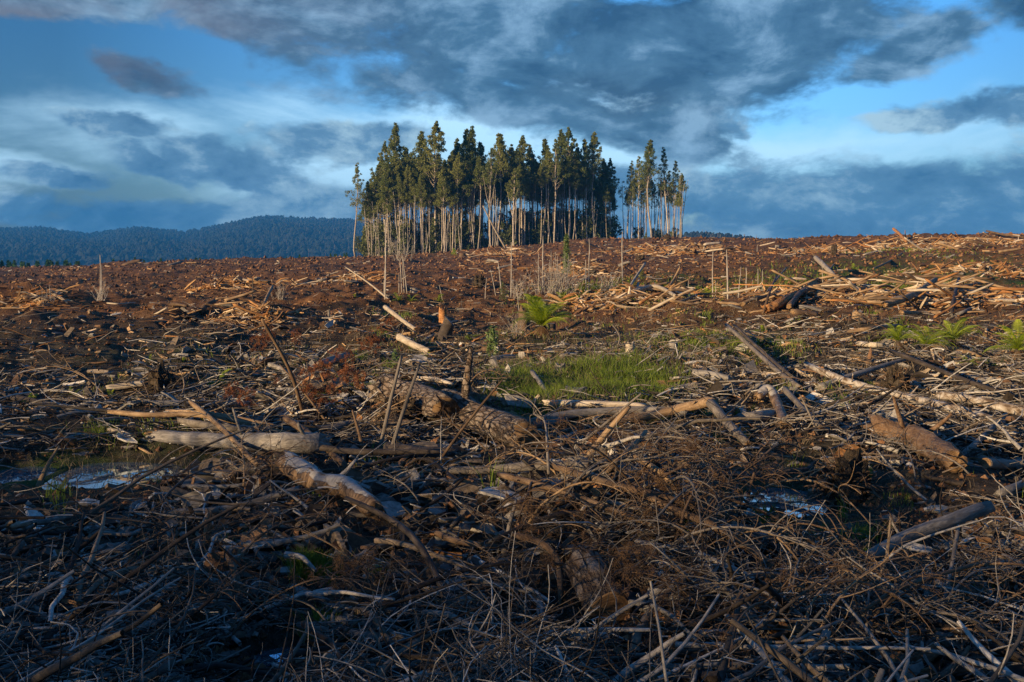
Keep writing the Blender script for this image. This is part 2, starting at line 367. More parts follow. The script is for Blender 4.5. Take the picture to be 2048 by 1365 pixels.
# ------------------------------------------------------------------ mesh building
class Geo:
    def __init__(s): s.v = []; s.f = []; s.n = 0   # f: (faces array, material index, colour or None)
    def add(s, v, f, mi=0, c=None):
        v = np.asarray(v, np.float32).reshape(-1, 3); f = np.asarray(f, np.int64)
        s.v.append(v); s.f.append((f + s.n, mi, c)); s.n += len(v)
    def mesh(s, name, mats, smooth=True):
        me = bpy.data.meshes.new(name)
        V = np.concatenate(s.v)
        loops = np.concatenate([f.ravel() for f, _, _ in s.f]); tot = np.concatenate([np.full(len(f), f.shape[1]) for f, _, _ in s.f])
        start = np.concatenate([[0], np.cumsum(tot)[:-1]])
        me.vertices.add(len(V)); me.vertices.foreach_set('co', V.ravel())
        me.loops.add(len(loops)); me.loops.foreach_set('vertex_index', loops.astype(np.int32))
        me.polygons.add(len(tot)); me.polygons.foreach_set('loop_start', start.astype(np.int32))
        try: me.polygons.foreach_set('loop_total', tot.astype(np.int32))
        except Exception: pass
        for m in mats: me.materials.append(M[m])
        mi = np.concatenate([np.full(len(f), m_) for f, m_, _ in s.f]); me.polygons.foreach_set('material_index', mi.astype(np.int32))
        me.polygons.foreach_set('use_smooth', np.full(len(tot), smooth))
        me.update(calc_edges=True)
        if any(c is not None for _, _, c in s.f):
            C = np.ones((len(loops), 4), np.float32); o = 0
            for f, _, c in s.f:
                n = f.size
                if c is not None: C[o:o + n, :3] = np.repeat(c, f.shape[1], axis=0)
                o += n
            a = me.color_attributes.new('Col', 'FLOAT_COLOR', 'CORNER'); a.data.foreach_set('color', C.ravel())
        return me
def obj(name, me, parent=None, loc=None, rot=None, scale=None):
    o = bpy.data.objects.new(name, me); col.objects.link(o)
    if parent: o.parent = parent
    if loc is not None: o.location = loc
    if rot is not None: o.rotation_euler = rot
    if scale is not None: o.scale = (scale,) * 3 if isinstance(scale, (int, float)) else scale
    return o
TAGGED = []
def tag(o, label, cat, group=None, px=None, kind=None):
    o['label'] = label; o['category'] = cat
    if group: o['group'] = group
    if kind: o['kind'] = kind
    TAGGED.append((o, px)); return o
def norm(a): return a / (np.linalg.norm(a, axis=-1, keepdims=True) + 1e-9)
def tubes(P, Rr, sides=5, cap=True):
    """P (N,K,3), Rr (N,K) -> verts, quads, cap faces"""
    N, K, _ = P.shape
    T = np.empty_like(P); T[:, 1:-1] = P[:, 2:] - P[:, :-2]; T[:, 0] = P[:, 1] - P[:, 0]; T[:, -1] = P[:, -1] - P[:, -2]
    T = norm(T); up = np.zeros_like(T); mean = norm(P[:, -1] - P[:, 0])
    vert = np.abs(mean[:, 2]) > .8; up[:, :, 2] = 1; up[vert] = (1, 0, 0)
    A = norm(np.cross(up, T)); B = np.cross(T, A)
    an = np.arange(sides) * 2 * math.pi / sides
    V = P[:, :, None] + Rr[:, :, None, None] * (np.cos(an)[None, None, :, None] * A[:, :, None] + np.sin(an)[None, None, :, None] * B[:, :, None])
    idx = np.arange(N * K * sides).reshape(N, K, sides)
    a = idx[:, :-1]; b = idx[:, 1:]
    q = np.stack([a, np.roll(a, -1, 2), np.roll(b, -1, 2), b], -1).reshape(-1, 4)
    caps = np.concatenate([idx[:, 0, ::-1], idx[:, -1]]) if cap else None
    return V.reshape(-1, 3), q, caps
def walk(n, K, start, az, el, L, curl, droop, jit=.15, r=rng):
    """n curved polylines"""
    P = np.zeros((n, K, 3)); P[:, 0] = start; st = L / (K - 1)
    az = az.copy(); el = el.copy()
    for k in range(1, K):
        d = np.stack([np.cos(el) * np.sin(az), np.cos(el) * np.cos(az), np.sin(el)], -1)
        P[:, k] = P[:, k - 1] + d * st[:, None]
        az = az + curl / K + r.normal(0, jit, n); el = el + droop / K + r.normal(0, jit * .6, n)
    return P
def add_t(g, P, Rr, sides=5, mi=0, c=None, cap=True):
    P = np.asarray(P, float); Rr = np.asarray(Rr, float)
    if P.ndim == 2: P = P[None]; Rr = Rr[None]
    V, q, cp = tubes(P, Rr, sides, cap)
    N = P.shape[0]
    if cap:
        off = g.n
        g.v.append(V.astype(np.float32)); g.n += len(V)
        g.f.append((q + off, mi, None if c is None else np.repeat(c, len(q) // N, axis=0)))
        g.f.append((cp + off, mi, None if c is None else np.concatenate([c, c])))
    else: g.add(V, q, mi, None if c is None else np.repeat(c, len(q) // N, axis=0))

# ------------------------------------------------------------------ ground
def build_ground():
    fine = np.radians(np.linspace(-34, 34, 620)); rest = np.radians(np.linspace(34, 326, 150))[1:-1]
    az = np.concatenate([fine, rest]); nr = 620
    r = np.concatenate([np.geomspace(.6, 320, nr), np.geomspace(330, 3200, 40)])
    A, D = np.meshgrid(az, r); X = D * np.sin(A); Y = D * np.cos(A); Z = terr(X, Y)
    V = np.stack([X, Y, Z], -1).reshape(-1, 3); n, m = len(r), len(az)
    idx = np.arange(n * m).reshape(n, m)
    a = idx[:-1]; b = idx[1:]
    q = np.stack([a, b, np.roll(b, -1, 1), np.roll(a, -1, 1)], -1).reshape(-1, 4)[:, ::-1]
    g = Geo(); g.add(V, q)
    c = len(V); g.v.append(np.array([[0, 0, 0]], np.float32)); g.n += 1
    tri = np.stack([np.full(m, c), idx[0], np.roll(idx[0], -1)], -1)[:, ::-1]
    g.f.append((tri, 0, None))
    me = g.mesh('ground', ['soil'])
    x, y = np.append(X.ravel(), 0), np.append(Y.ravel(), 0); d = np.hypot(x, y); p = 1024 + FPX * x / np.maximum(y, .1)
    def bell(v, c, w): return np.exp(-((v - c) / w) ** 2)
    G = bell(d, 46, 9) * np.clip((p - 1150) / 200, 0, 1) + .8 * bell(d, 60, 10) * np.clip((p - 1500) / 200, 0, 1)
    G = G + bell(d, 12.2, 2.3) * bell(p, 1150, 230) + .7 * bell(d, 19, 4) * bell(p, 1300, 330) + .35 * bell(d, 17, 4) * bell(p, 500, 400)
    for cx, cy, rx, ry in PONDS[:3]: G = G + .8 * np.exp(-(((x - cx) / rx / 1.5) ** 2 + ((y - cy) / ry / 1.5) ** 2))
    G = np.clip(G, 0, 1); C = np.stack([G, G, G, np.ones_like(G)], -1).astype(np.float32)
    at = me.color_attributes.new('Green', 'FLOAT_COLOR', 'POINT'); at.data.foreach_set('color', C.ravel())
    o = obj('ground', me); o['kind'] = 'structure'
build_ground()
for i, (cx, cy, rx, ry) in enumerate(PONDS):
    g = Geo(); n = 40; an = np.arange(n) * 2 * math.pi / n
    ring = np.stack([1.45 * rx * np.cos(an), 1.45 * ry * np.sin(an), np.zeros(n)], -1)
    g.add(np.concatenate([ring, [[0, 0, 0]]]), np.stack([np.arange(n), (np.arange(n) + 1) % n, np.full(n, n)], -1))
    o = obj('water', g.mesh('water', ['water']), loc=(cx, cy, PZ - .012 - .004 * i)); o['kind'] = 'structure'

# ------------------------------------------------------------------ far hills with their forest
def far_hill(name, prof, d0, d1, base, ntree, th, fname, seed):
    r = np.random.default_rng(seed)
    px = np.array([p for p, _ in prof], float); zz = np.array([CH + d1 * (505 - y) / FPX for _, y in prof]) - th * .75
    def hz(p, t):   # t 0..1 from foot to crest
        zc = np.interp(p, px, zz); s = t ** .8
        return base + (zc - base) * s * (1 + .10 * np.sin(p / 23. + 3 * t) * (1 - t) + .22 * vn(p / 60., t * 4, seed) * (1 - t) * 2)
    cols = np.linspace(px[0], px[-1], 160); ts = np.concatenate([np.linspace(0, 1, 24), [1.15, 1.3, 1.5]])
    Pm, T = np.meshgrid(cols, ts); Tm = np.minimum(T, 1); D = d0 + (d1 - d0) * T
    Z = hz(Pm, Tm) - (T > 1) * (T - 1) * (zz.mean() - base) * 1.0
    X = D * (Pm - 1024) / FPX; V = np.stack([X, D, Z], -1).reshape(-1, 3)
    idx = np.arange(V.shape[0]).reshape(len(ts), -1)
    q = np.stack([idx[:-1, :-1], idx[:-1, 1:], idx[1:, 1:], idx[1:, :-1]], -1).reshape(-1, 4)
    g = Geo(); g.add(V, q); o = obj(name, g.mesh(name, ['far_leaf'])); o['kind'] = 'structure'
    n = ntree; p = r.uniform(px[0], px[-1], n); t = r.uniform(0, 1.04, n) ** .8; tc = np.minimum(t, 1)
    D = d0 + (d1 - d0) * t; x = D * (p - 1024) / FPX; z = hz(p, tc)
    h = th * r.uniform(.55, 1.35, n); w = h * r.uniform(.22, .42, n)
    g = Geo(); an = np.arange(5) * 2 * math.pi / 5
    c0 = np.stack([x, D, z + h], -1)
    lev = []
    for f, k in ((.88, .45), (.60, 1.0), (.28, .75)):
        j = r.uniform(.7, 1.3, (n, 5)); rr = w[:, None] * k * j
        lev.append(np.stack([x[:, None] + rr * np.cos(an + f * 5), D[:, None] + rr * np.sin(an + f * 5), (z + h * f)[:, None] + r.normal(0, .05, (n, 5)) * h[:, None]], -1))
    V = np.concatenate([c0[:, None]] + lev, 1); st = V.shape[1]; b = np.arange(n)[:, None] * st
    i5 = np.arange(5); tri = np.stack([np.zeros(5, int), 1 + i5, 1 + (i5 + 1) % 5], -1)
    q1 = np.stack([1 + i5, 6 + i5, 6 + (i5 + 1) % 5, 1 + (i5 + 1) % 5], -1)
    off = g.n; g.v.append(V.reshape(-1, 3).astype(np.float32)); g.n += n * st
    g.f.append(((b[:, :, None] + tri[None]).reshape(-1, 3), 0, None))
    g.f.append(((b[:, :, None] + q1[None]).reshape(-1, 4), 0, None)); g.f.append(((b[:, :, None] + q1[None] + 5).reshape(-1, 4), 0, None))
    # pale dead stems between the crowns
    k = n // 6; s = r.integers(0, n, k)
    P = np.stack([np.stack([x[s] + w[s], D[s] - 2, z[s]], -1), np.stack([x[s] + w[s], D[s] - 2, z[s] + h[s] * 1.1], -1)], 1)
    add_t(g, P, np.stack([np.full(k, th * .035), np.full(k, th * .02)], 1), 3, 1, cap=False)
    o = obj(fname, g.mesh(fname, ['far_leaf', 'grey_branch'], False)); tag(o, fname == 'forest' and 'dark blue-green forest covering the long hills behind the left ridge' or 'blue-grey wood on the low hill right of the tree stand', 'forest', kind='stuff')
far_hill('hills', [(-500, 470), (-200, 462), (0, 460), (90, 457), (180, 471), (250, 461), (290, 457), (330, 463), (375, 466), (430, 456), (480, 444), (530, 436), (610, 439), (700, 442), (780, 447), (900, 462), (1050, 480), (1250, 500)],
         1400, 2500, -20, 17000, 13., 'forest', 3)
far_hill('hill', [(1150, 500), (1330, 478), (1400, 472), (1460, 474), (1500, 482), (1600, 500)], 700, 1000, -20, 2600, 9., 'woodland', 5)

# ------------------------------------------------------------------ eucalypt stand
def leaves(C, Rad, per, size, r, g, mi=0, droop=.6, asp=.38):
    """leaf quads in ellipsoids around the cluster centres"""
    n = len(C) * per; c = np.repeat(C, per, 0); rad = np.repeat(Rad, per, 0)
    d = norm(r.normal(size=(n, 3))) * (r.uniform(0, 1, (n, 1)) ** .45)
    p = c + d * rad[:, None] * np.array([1, 1, .95])
    u = norm(r.normal(size=(n, 3)) + np.array([0, 0, -droop])); w = norm(np.cross(u, r.normal(size=(n, 3))))
    s = size * r.uniform(.6, 1.4, (n, 1)); u = u * s; w = w * s * asp
    V = np.stack([p - w * .3, p + u * .5 - w, p + u, p + u * .5 + w], 1).reshape(-1, 3)
    g.add(V, np.arange(n * 4).reshape(n, 4), mi)
def gum(seed, H=24., crown=.42, width=2.3, dens=1., rb=.24, fork=False, sparse=False):
    r = np.random.default_rng(seed); K = 12
    t = np.linspace(0, 1, K); bx, by = r.normal(0, .35, 2)
    P = np.stack([bx * np.sin(t * 3 + seed) + r.normal(0, .05, K), by * np.sin(t * 2.4) + r.normal(0, .05, K), t * H * .97], -1); P[0, :2] = 0; P[:, :2] -= P[0, :2]
    rb *= .68; Rr = rb * (1 - t) ** .7 + .03; Rr[0] *= 1.25
    tr = Geo(); add_t(tr, P, Rr, 7)
    nC = int(84 * dens); C = []; Rd = []
    for i in range(nC):
        f = (i + r.uniform(0, .8)) / nC; hh = (1 - crown) + crown * f
        lobes = .68 + .32 * abs(math.sin(f * 9 + seed))
        w = width * 1.42 * min(1, (1 - f) ** .9 * 1.05) * lobes * r.uniform(.15, 1.15) + .12
        if f < .08: w *= .75
        a = i * 2.4 + r.normal(0, .5)
        base = np.array([np.interp(hh, t, P[:, 0]), np.interp(hh, t, P[:, 1]), hh * H])
        c = base + np.array([w * math.cos(a), w * math.sin(a), r.normal(0, .25)]); C.append(c); Rd.append((.22 + .46 * (1 - f) ** .8) * r.uniform(.6, 1.3))
        if i % 2 == 0:
            s0 = max(hh - r.uniform(.05, .11), .12); b0 = np.array([np.interp(s0, t, P[:, 0]), np.interp(s0, t, P[:, 1]), s0 * H])
            mid = b0 * .45 + c * .55 + np.array([0, 0, -.12 * w]); add_t(tr, np.stack([b0, mid, c]), [rb * .30 * (1.15 - f), rb * .2 * (1.1 - f), .02], 4, cap=False)
    # bare lower limbs
    for i in range(5 if sparse else 3):
        s0 = r.uniform(.38, .62); a = r.uniform(0, 6.3); L = r.uniform(1.2, 3.0)
        b0 = np.array([np.interp(s0, t, P[:, 0]), np.interp(s0, t, P[:, 1]), s0 * H])
        add_t(tr, np.stack([b0, b0 + np.array([math.cos(a) * L * .35, math.sin(a) * L * .35, L * .6]), b0 + np.array([math.cos(a) * L * .55, math.sin(a) * L * .55, L * 1.2])]), [rb * .22, rb * .13, .015], 4, cap=False)
    if fork:
        for sg in (-1, 1):
            b0 = np.array([np.interp(.42, t, P[:, 0]), 0, .42 * H]); a = r.uniform(-.5, .5)
            tip = b0 + np.array([sg * 1.7, a, H * .36]); add_t(tr, np.stack([b0, b0 + np.array([sg * .8, a * .5, H * .13]), tip]), [rb * .5, rb * .35, .03], 5, cap=False)
            C.append(tip); Rd.append(.6); C.append(tip + np.array([0, 0, .9])); Rd.append(.5)
    cr = Geo(); leaves(np.array(C), np.array(Rd), int(74 * (.7 if sparse else 1)), .22, r, cr)
    return tr.mesh('trunk', ['gum_trunk']), cr.mesh('crown', ['gum_leaf'], False), H
GUM = {k: gum(**v) for k, v in {
    'full': dict(seed=1, crown=.40, width=2.6, dens=1.5), 'full2': dict(seed=2, crown=.37, width=2.3, dens=1.4), 'spire': dict(seed=3, crown=.34, width=1.6, dens=1.1),
    'spire2': dict(seed=4, crown=.31, width=1.5, dens=1.0, rb=.2), 'bushy': dict(seed=5, crown=.46, width=2.8, dens=1.7, rb=.26), 'slim': dict(seed=6, crown=.24, width=1.3, dens=.75, rb=.15),
    'slim2': dict(seed=7, crown=.27, width=1.4, dens=.8, rb=.14), 'open': dict(seed=8, crown=.45, width=2.2, dens=.8, rb=.24, sparse=True), 'open2': dict(seed=9, crown=.40, width=2.0, dens=.7, rb=.22, sparse=True),
    'fork': dict(seed=10, crown=.34, width=1.6, dens=.8, rb=.27, fork=True, sparse=True), 'low': dict(seed=11, crown=.48, width=2.5, dens=1.7, rb=.2)}.items()}
def tree(kind, x, y, H, label, group='gum trees of the standing plot', px=None, lean=0.):
    tm, cm, H0 = GUM[kind]; s = H / H0
    z = float(terr(x, y)) - .1
    e = obj('gum_tree', None, loc=(x, y, z), rot=(lean * random.uniform(-1, 1), lean, random.uniform(0, 6.28)), scale=(s * random.uniform(.95, 1.2),) * 2 + (s,))
    if label and 'bent' in label: e.rotation_euler[0] = .05
    obj('trunk', tm, e); obj('crown', cm, e)
    tag(e, label, 'tree', group, px=px or topx((x, y, z)))
    return e
def depth_of(p): return float(np.interp(p, [690, 800, 900, 1000, 1100, 1230, 1300, 1380], [186, 184, 184, 186, 192, 200, 200, 196]))
def place_top(kind, p, ytop, back=0, label=None, **k):
    d = depth_of(p) + back; x = d * (p - 1024) / FPX; z0 = float(terr(x, d)); H = CH + d * (505 - ytop) / FPX - z0 + .1
    return tree(kind, x, d, H, label, **k)
heroes = [
 (712, 333, 'open', 0, 'open-crowned gum tree standing out at the far left end of the plot'),
 (738, 366, 'low', 3, 'short bushy gum tree just right of the outermost left tree'),
 (772, 292, 'full', 5, 'gum tree whose crown shoulders against the tall left peak'),
 (796, 256, 'bushy', 4, 'tall broad gum tree making the first high peak from the left'),
 (816, 300, 'full2', 8, 'gum tree in the dip right of the first high peak'),
 (845, 271, 'spire2', 3, 'narrow spire-topped gum tree between the two tallest left peaks'),
 (874, 254, 'full', 2, 'tallest gum tree of the plot with a double-stepped spire'),
 (905, 318, 'low', 1, 'bushy yellow-green gum tree leaning against the tallest spire'),
 (914, 284, 'spire', 9, 'dark pointed gum tree right of the tallest spire'),
 (930, 266, 'spire', 6, 'left one of a close pair of thin pointed gum trees'),
 (943, 261, 'spire2', 5, 'right one of a close pair of thin pointed gum trees'),
 (962, 290, 'full2', 7, 'broad gum tree with sagging crown right of the thin pair'),
 (921, 312, 'slim', 0, 'low yellow-topped gum tree in front of the thin pair'),
 (993, 273, 'spire', 3, 'gum tree with a pale trunk and double tip near mid plot'),
 (1003, 276, 'spire2', 6, 'gum tree close behind the double-tipped one near mid plot'),
 (1022, 297, 'slim2', 5, 'slim gum tree in the notch at mid plot'),
 (1045, 281, 'full', 3, 'gum tree with forked white trunk at the middle of the plot'),
 (1028, 340, 'fork', -5, 'white leafless-looking gum tree with upswept bare limbs in front'),
 (983, 300, 'fork', -3, 'pale forked gum tree standing forward at mid plot'),
 (1060, 296, 'spire2', 8, 'dark gum tree tucked behind the forked white one'),
 (1082, 284, 'spire', 3, 'thin gum tree with a tufted tip right of the forked white one'),
 (1096, 304, 'slim2', 0, 'slim gum tree with a low tuft right of the tufted thin one'),
 (1108, 284, 'open2', -2, 'straight white-trunked gum tree standing forward right of centre'),
 (1122, 268, 'spire2', 4, 'left tip of the twin peak right of centre, a narrow gum tree'),
 (1137, 265, 'full', 0, 'big dark gum tree forming the right tip of the twin peak'),
 (1152, 300, 'full2', 5, 'gum tree sloping off right of the twin peak'),
 (1164, 284, 'spire', 4, 'thin gum tree with beaded tufts right of the twin peak'),
 (1186, 272, 'spire', 1, 'tall lone-tipped gum tree nearest the right end of the main plot'),
 (1204, 322, 'full2', 5, 'dark gum tree low between the last two tips of the main plot'),
 (1219, 324, 'full', 2, 'cone-shaped dark gum tree closing the right end of the main plot'),
 (1258, 330, 'open', 2, 'leftmost gum tree of the small separate clump on the right'),
 (1276, 317, 'open2', 0, 'broad-topped gum tree in the separate right-hand clump'),
 (1303, 286, 'spire', -1, 'tallest pointed gum tree of the separate right-hand clump'),
 (1291, 335, 'slim2', 3, 'thin gum tree just left of the tallest one in the right clump'),
 (1329, 303, 'open', 2, 'drooping-topped gum tree right of the tallest in the right clump'),
 (1346, 326, 'open2', 4, 'gum tree second from the right end of the right clump'),
 (1360, 352, 'slim', 1, 'slim gum tree ending the right clump beside the far hill')]
for p, yt, k, b, lb in heroes:
    place_top(k, p, yt, b, lb)
env_x = [725, 745, 770, 800, 850, 900, 950, 1000, 1050, 1100, 1150, 1200, 1228]
env_y = [392, 345, 318, 296, 300, 305, 303, 303, 305, 306, 300, 322, 345]
TLAND = [(712, 'outermost left tree'), (738, 'bushy left crown'), (772, 'left shoulder'), (796, 'first high peak'), (818, 'dip after the first peak'), (845, 'narrow spire'), (874, 'tallest spire'), (910, 'dark pointed crown'), (936, 'thin pair'), (962, 'sagging crown'), (993, 'double tip'), (1020, 'middle notch'), (1045, 'forked white tree'),
 (1082, 'tufted thin tip'), (1106, 'straight white trunk'), (1132, 'twin peak'), (1162, 'beaded tufts'), (1186, 'lone tall tip'), (1218, 'right-end cone'), (1258, "right clump's first tree"), (1278, 'broad-topped tree of the right clump'), (1303, 'tallest tree of the right clump'), (1330, 'drooping tree of the right clump'), (1358, "right clump's last tree")]
def under(p): return 'below the ' + min(TLAND, key=lambda l: abs(l[0] - p))[1]
zones = ((0, 820, 'at the left end of'), (820, 940, 'left of centre in'), (940, 1060, 'at the middle of'), (1060, 1160, 'right of centre in'), (1160, 1240, 'at the right end of'))
def zone(p):
    for a, b, s in zones:
        if a <= p < b: return s
    return 'in'
def crow(kinds, n, back0, back1, lo, hi, phrase, x0=726, x1=1226):
    for i in range(n):
        p = x0 + (x1 - x0) * (i + random.uniform(.05, .95)) / n
        yt = np.interp(p, env_x, env_y) + random.uniform(lo, hi)
        place_top(random.choice(kinds), p, yt, random.uniform(back0, back1), f'{phrase} {under(p)}')
crow(['full', 'full2', 'low', 'spire', 'bushy'], 28, 8, 24, 0, 34, 'dark dense gum tree packed in')
crow(['full', 'full2', 'bushy'], 13, 26, 40, 8, 36, 'shadowed rear-row gum tree')
crow(['low', 'full2', 'full', 'slim2'], 15, 0, 6, 8, 60, 'sunlit low-crowned olive gum tree in front', 735, 935)
crow(['slim', 'slim2', 'slim', 'spire2'], 124, -1, 16, 20, 80, 'slender pale-stemmed gum tree', 730, 1228)
for i in range(16):
    p = 1246 + 118 * (i + random.random()) / 16
    place_top(random.choice(['slim', 'slim2', 'open2']), p, np.interp(p, [1246, 1275, 1330, 1364], [365, 345, 340, 375]) + random.uniform(0, 30), random.uniform(0, 12), f'thin bare-stemmed gum tree {under(p)}')
# thin dead understorey stems
def pole_mesh(seed, H=1., r0=.012, twigs=3):
    r = np.random.default_rng(seed); K = 7; t = np.linspace(0, 1, K)
    P = np.stack([r.normal(0, .006, K).cumsum(), r.normal(0, .006, K).cumsum(), t * H], -1); P[0, :2] = 0
    g = Geo(); add_t(g, P, r0 * (1 - .6 * t), 5)
    for i in range(twigs):
        k = r.integers(2, K - 1); a = r.uniform(0, 6.3); L = r.uniform(.05, .14)
        add_t(g, np.stack([P[k], P[k] + np.array([math.cos(a) * L * .5, math.sin(a) * L * .5, L * .8])]), [r0 * .35, r0 * .12], 3, cap=False)
    return g.mesh('stem', ['snag_wood'])
POLES = [pole_mesh(s, 1, .0075, 4) for s in range(4)]
for i in range(170):
    p = random.uniform(735, 1365) if i < 100 else random.uniform(735, 1000)
    if 1228 < p < 1244: continue
    d = depth_of(p) + random.uniform(-2, 12); x = d * (p - 1024) / FPX; z = float(terr(x, d))
    o = obj('dead_sapling', POLES[i % 4], loc=(x, d, z - .1), rot=(random.uniform(-.09, .09), random.uniform(-.12, .12), random.uniform(0, 6)), scale=random.uniform(6, 14))
    tag(o, f'thin bare dead stem {under(p)}', 'sapling', 'bare stems under the gum trees', px=(p, 480))
def shrub(seed, H=6., W=2.2, n=26):
    r = np.random.default_rng(seed); g = Geo(); st = Geo(); C = []; Rd = []
    for i in range(n):
        a = r.uniform(0, 6.3); f = r.uniform(.1, 1); w = W * (1 - f * .6) * r.uniform(.1, 1); c = np.array([math.cos(a) * w, math.sin(a) * w, f * H]); C.append(c); Rd.append(r.uniform(.4, .8))
        if i % 3 == 0: add_t(st, np.stack([[0, 0, 0], c * np.array([.4, .4, .6]), c]), [.06, .04, .01], 4, cap=False)
    leaves(np.array(C), np.array(Rd), 46, .34, r, g)
    return st.mesh('stem', ['gum_trunk']), g.mesh('foliage', ['shrub_leaf'], False)
SHR = [shrub(20 + i) for i in range(4)]
for i in range(112):
    p = (random.uniform(738, 1232) if i < 40 else random.uniform(735, 960) if i < 72 else random.uniform(1000, 1230)) if i < 104 else random.uniform(1245, 1365)
    d = depth_of(p) + random.uniform(1, 20); x = d * (p - 1024) / FPX; z = float(terr(x, d))
    e = obj('shrub', None, loc=(x, d, z - .3), rot=(0, 0, random.uniform(0, 6)), scale=random.uniform(.7, 1.35) if p < 1235 else .5)
    a, b = SHR[i % 4]; obj('stem', a, e); obj('foliage', b, e)
    tag(e, f'dark leafy shrub {under(p)}', 'shrub', 'shrubs growing under the gum trees', px=(p, 480))
# young pines behind the left ridge
def pine_proto(seed):
    r = np.random.default_rng(seed); g = Geo(); n = 16; C = []; Rd = []
    for i in range(n * 3):
        f = i / (n * 3); a = i * 2.4; w = .85 * (1 - f) * r.uniform(.6, 1.1); C.append((math.cos(a) * w, math.sin(a) * w, .3 + f * 2.8)); Rd.append(.28 * (1.1 - f))
    leaves(np.array(C), np.array(Rd), 14, .3, r, g, droop=-.5, asp=.2)
    t = Geo(); add_t(t, np.array([[0, 0, 0], [0, 0, 3.1]]), [.07, .02], 5); return t.mesh('trunk', ['brown_branch']), g.mesh('crown', ['pine_leaf'], False)
PIN = [pine_proto(i) for i in range(3)]
pp = [random.uniform(-40, 160) for _ in range(46)] + [random.uniform(380, 700) for _ in range(58)] + [random.uniform(160, 380) for _ in range(8)]
for i, p in enumerate(pp):
    d = random.uniform(215, 250); x = d * (p - 1024) / FPX; z = float(terr(x, d)); yt = 521 + random.uniform(-2, 7) if p < 165 else 516 + random.uniform(-1, 5)
    H = CH + d * (505 - yt) / FPX - z; s = max(H, 1.5) / 3.2
    e = obj('young_pine', None, loc=(x, d, z - .05), rot=(0, 0, random.uniform(0, 6)), scale=s)
    a, b = PIN[i % 3]; obj('trunk', a, e); obj('crown', b, e)
    w = 'at the picture edge' if p < 40 else 'in the far left row' if p < 80 else 'in the left row' if p < 120 else 'ending the left row' if p < 200 else 'alone on the left skyline' if p < 380 else 'midway along the left skyline' if p < 450 else 'past the left skyline middle' if p < 520 else 'short of the gum plot' if p < 580 else 'near the gum plot' if p < 640 else 'beside the gum plot'
    tag(e, f'{"taller" if s > .95 else "low"} dark young pine {w}', 'pine tree', 'young pines beyond the left ridge', px=(p, 520))

# ------------------------------------------------------------------ logs and sticks
def spline(pts, n):
    pts = [Vector(p) for p in pts]
    if len(pts) == 2: return [pts[0].lerp(pts[1], i / (n - 1)) for i in range(n)]
    out = []; m = len(pts) - 1
    for i in range(n):
        u = i / (n - 1) * m; k = min(int(u), m - 1); t = u - k
        p0 = pts[max(k - 1, 0)]; p1 = pts[k]; p2 = pts[k + 1]; p3 = pts[min(k + 2, m)]
        out.append(.5 * ((2 * p1) + (p2 - p0) * t + (2 * p0 - 5 * p1 + 4 * p2 - p3) * t * t + (3 * p1 - p0 - 3 * p2 + p3) * t ** 3))
    return out
def log_mesh(L_pts, r0, r1, matn, rings=16, sides=12, rough=.10, ends=('broken', 'broken'), seed=0, name='log', flat=1.):
    P = spline(L_pts, rings); rnd_ = random.Random(seed); L = sum((P[i + 1] - P[i]).length for i in range(rings - 1))
    V = []; g = Geo(); so_ = Vector((seed * 3.1, seed * 1.7, 0))
    for i, p in enumerate(P):
        t = i / (rings - 1); T = (P[min(i + 1, rings - 1)] - P[max(i - 1, 0)]).normalized()
        up = Vector((0, 0, 1)) if abs(T.z) < .9 else Vector((0, 1, 0))
        A = up.cross(T).normalized(); B = T.cross(A)
        r = r0 + (r1 - r0) * t
        for s in range(sides):
            a = s * 2 * math.pi / sides; dv = A * math.cos(a) + B * math.sin(a) * flat
            q = dv * 1.6 + Vector((t * L / max(r0, .01) * .35, 0, 0)) + so_
            k = 1 + rough * (mn.noise(q) * 1.6 + mn.noise(q * 2.7) * .9)
            off = Vector()
            if (i == 0 and ends[0] == 'broken') or (i == rings - 1 and ends[1] == 'broken'):
                sg = -1 if i == 0 else 1
                off = T * sg * r * (1.6 * abs(mn.noise(dv * 3.3 + so_ + Vector((i, 9, 0)))) * 2 - .4); k *= .82
            V.append(p + dv * r * k + off)
    c0 = len(V); V.append(P[0] + (P[1] - P[0]).normalized() * r0 * (.35 if ends[0] == 'broken' else 0)); V.append(P[-1] - (P[-1] - P[-2]).normalized() * r1 * (.35 if ends[1] == 'broken' else 0))
    idx = np.arange(rings * sides).reshape(rings, sides); a = idx[:-1]; b = idx[1:]
    q = np.stack([a, np.roll(a, -1, 1), np.roll(b, -1, 1), b], -1).reshape(-1, 4)
    off = g.n; g.v.append(np.array([tuple(v) for v in V], np.float32)); g.n += len(V)
    g.f.append((q, 0, None))
    g.f.append((np.stack([np.roll(idx[0], -1), idx[0], np.full(sides, c0)], -1), 1, None)); g.f.append((np.stack([idx[-1], np.roll(idx[-1], -1), np.full(sides, c0 + 1)], -1), 1, None))
    endm = 'cut_wood' if matn not in ('grey_wood', 'dark_branch') else 'grey_wood'
    if matn == 'orange_wood': endm = 'orange_wood'
    return g.mesh(name, [matn, endm])
LOGN = 0; AVOID = []
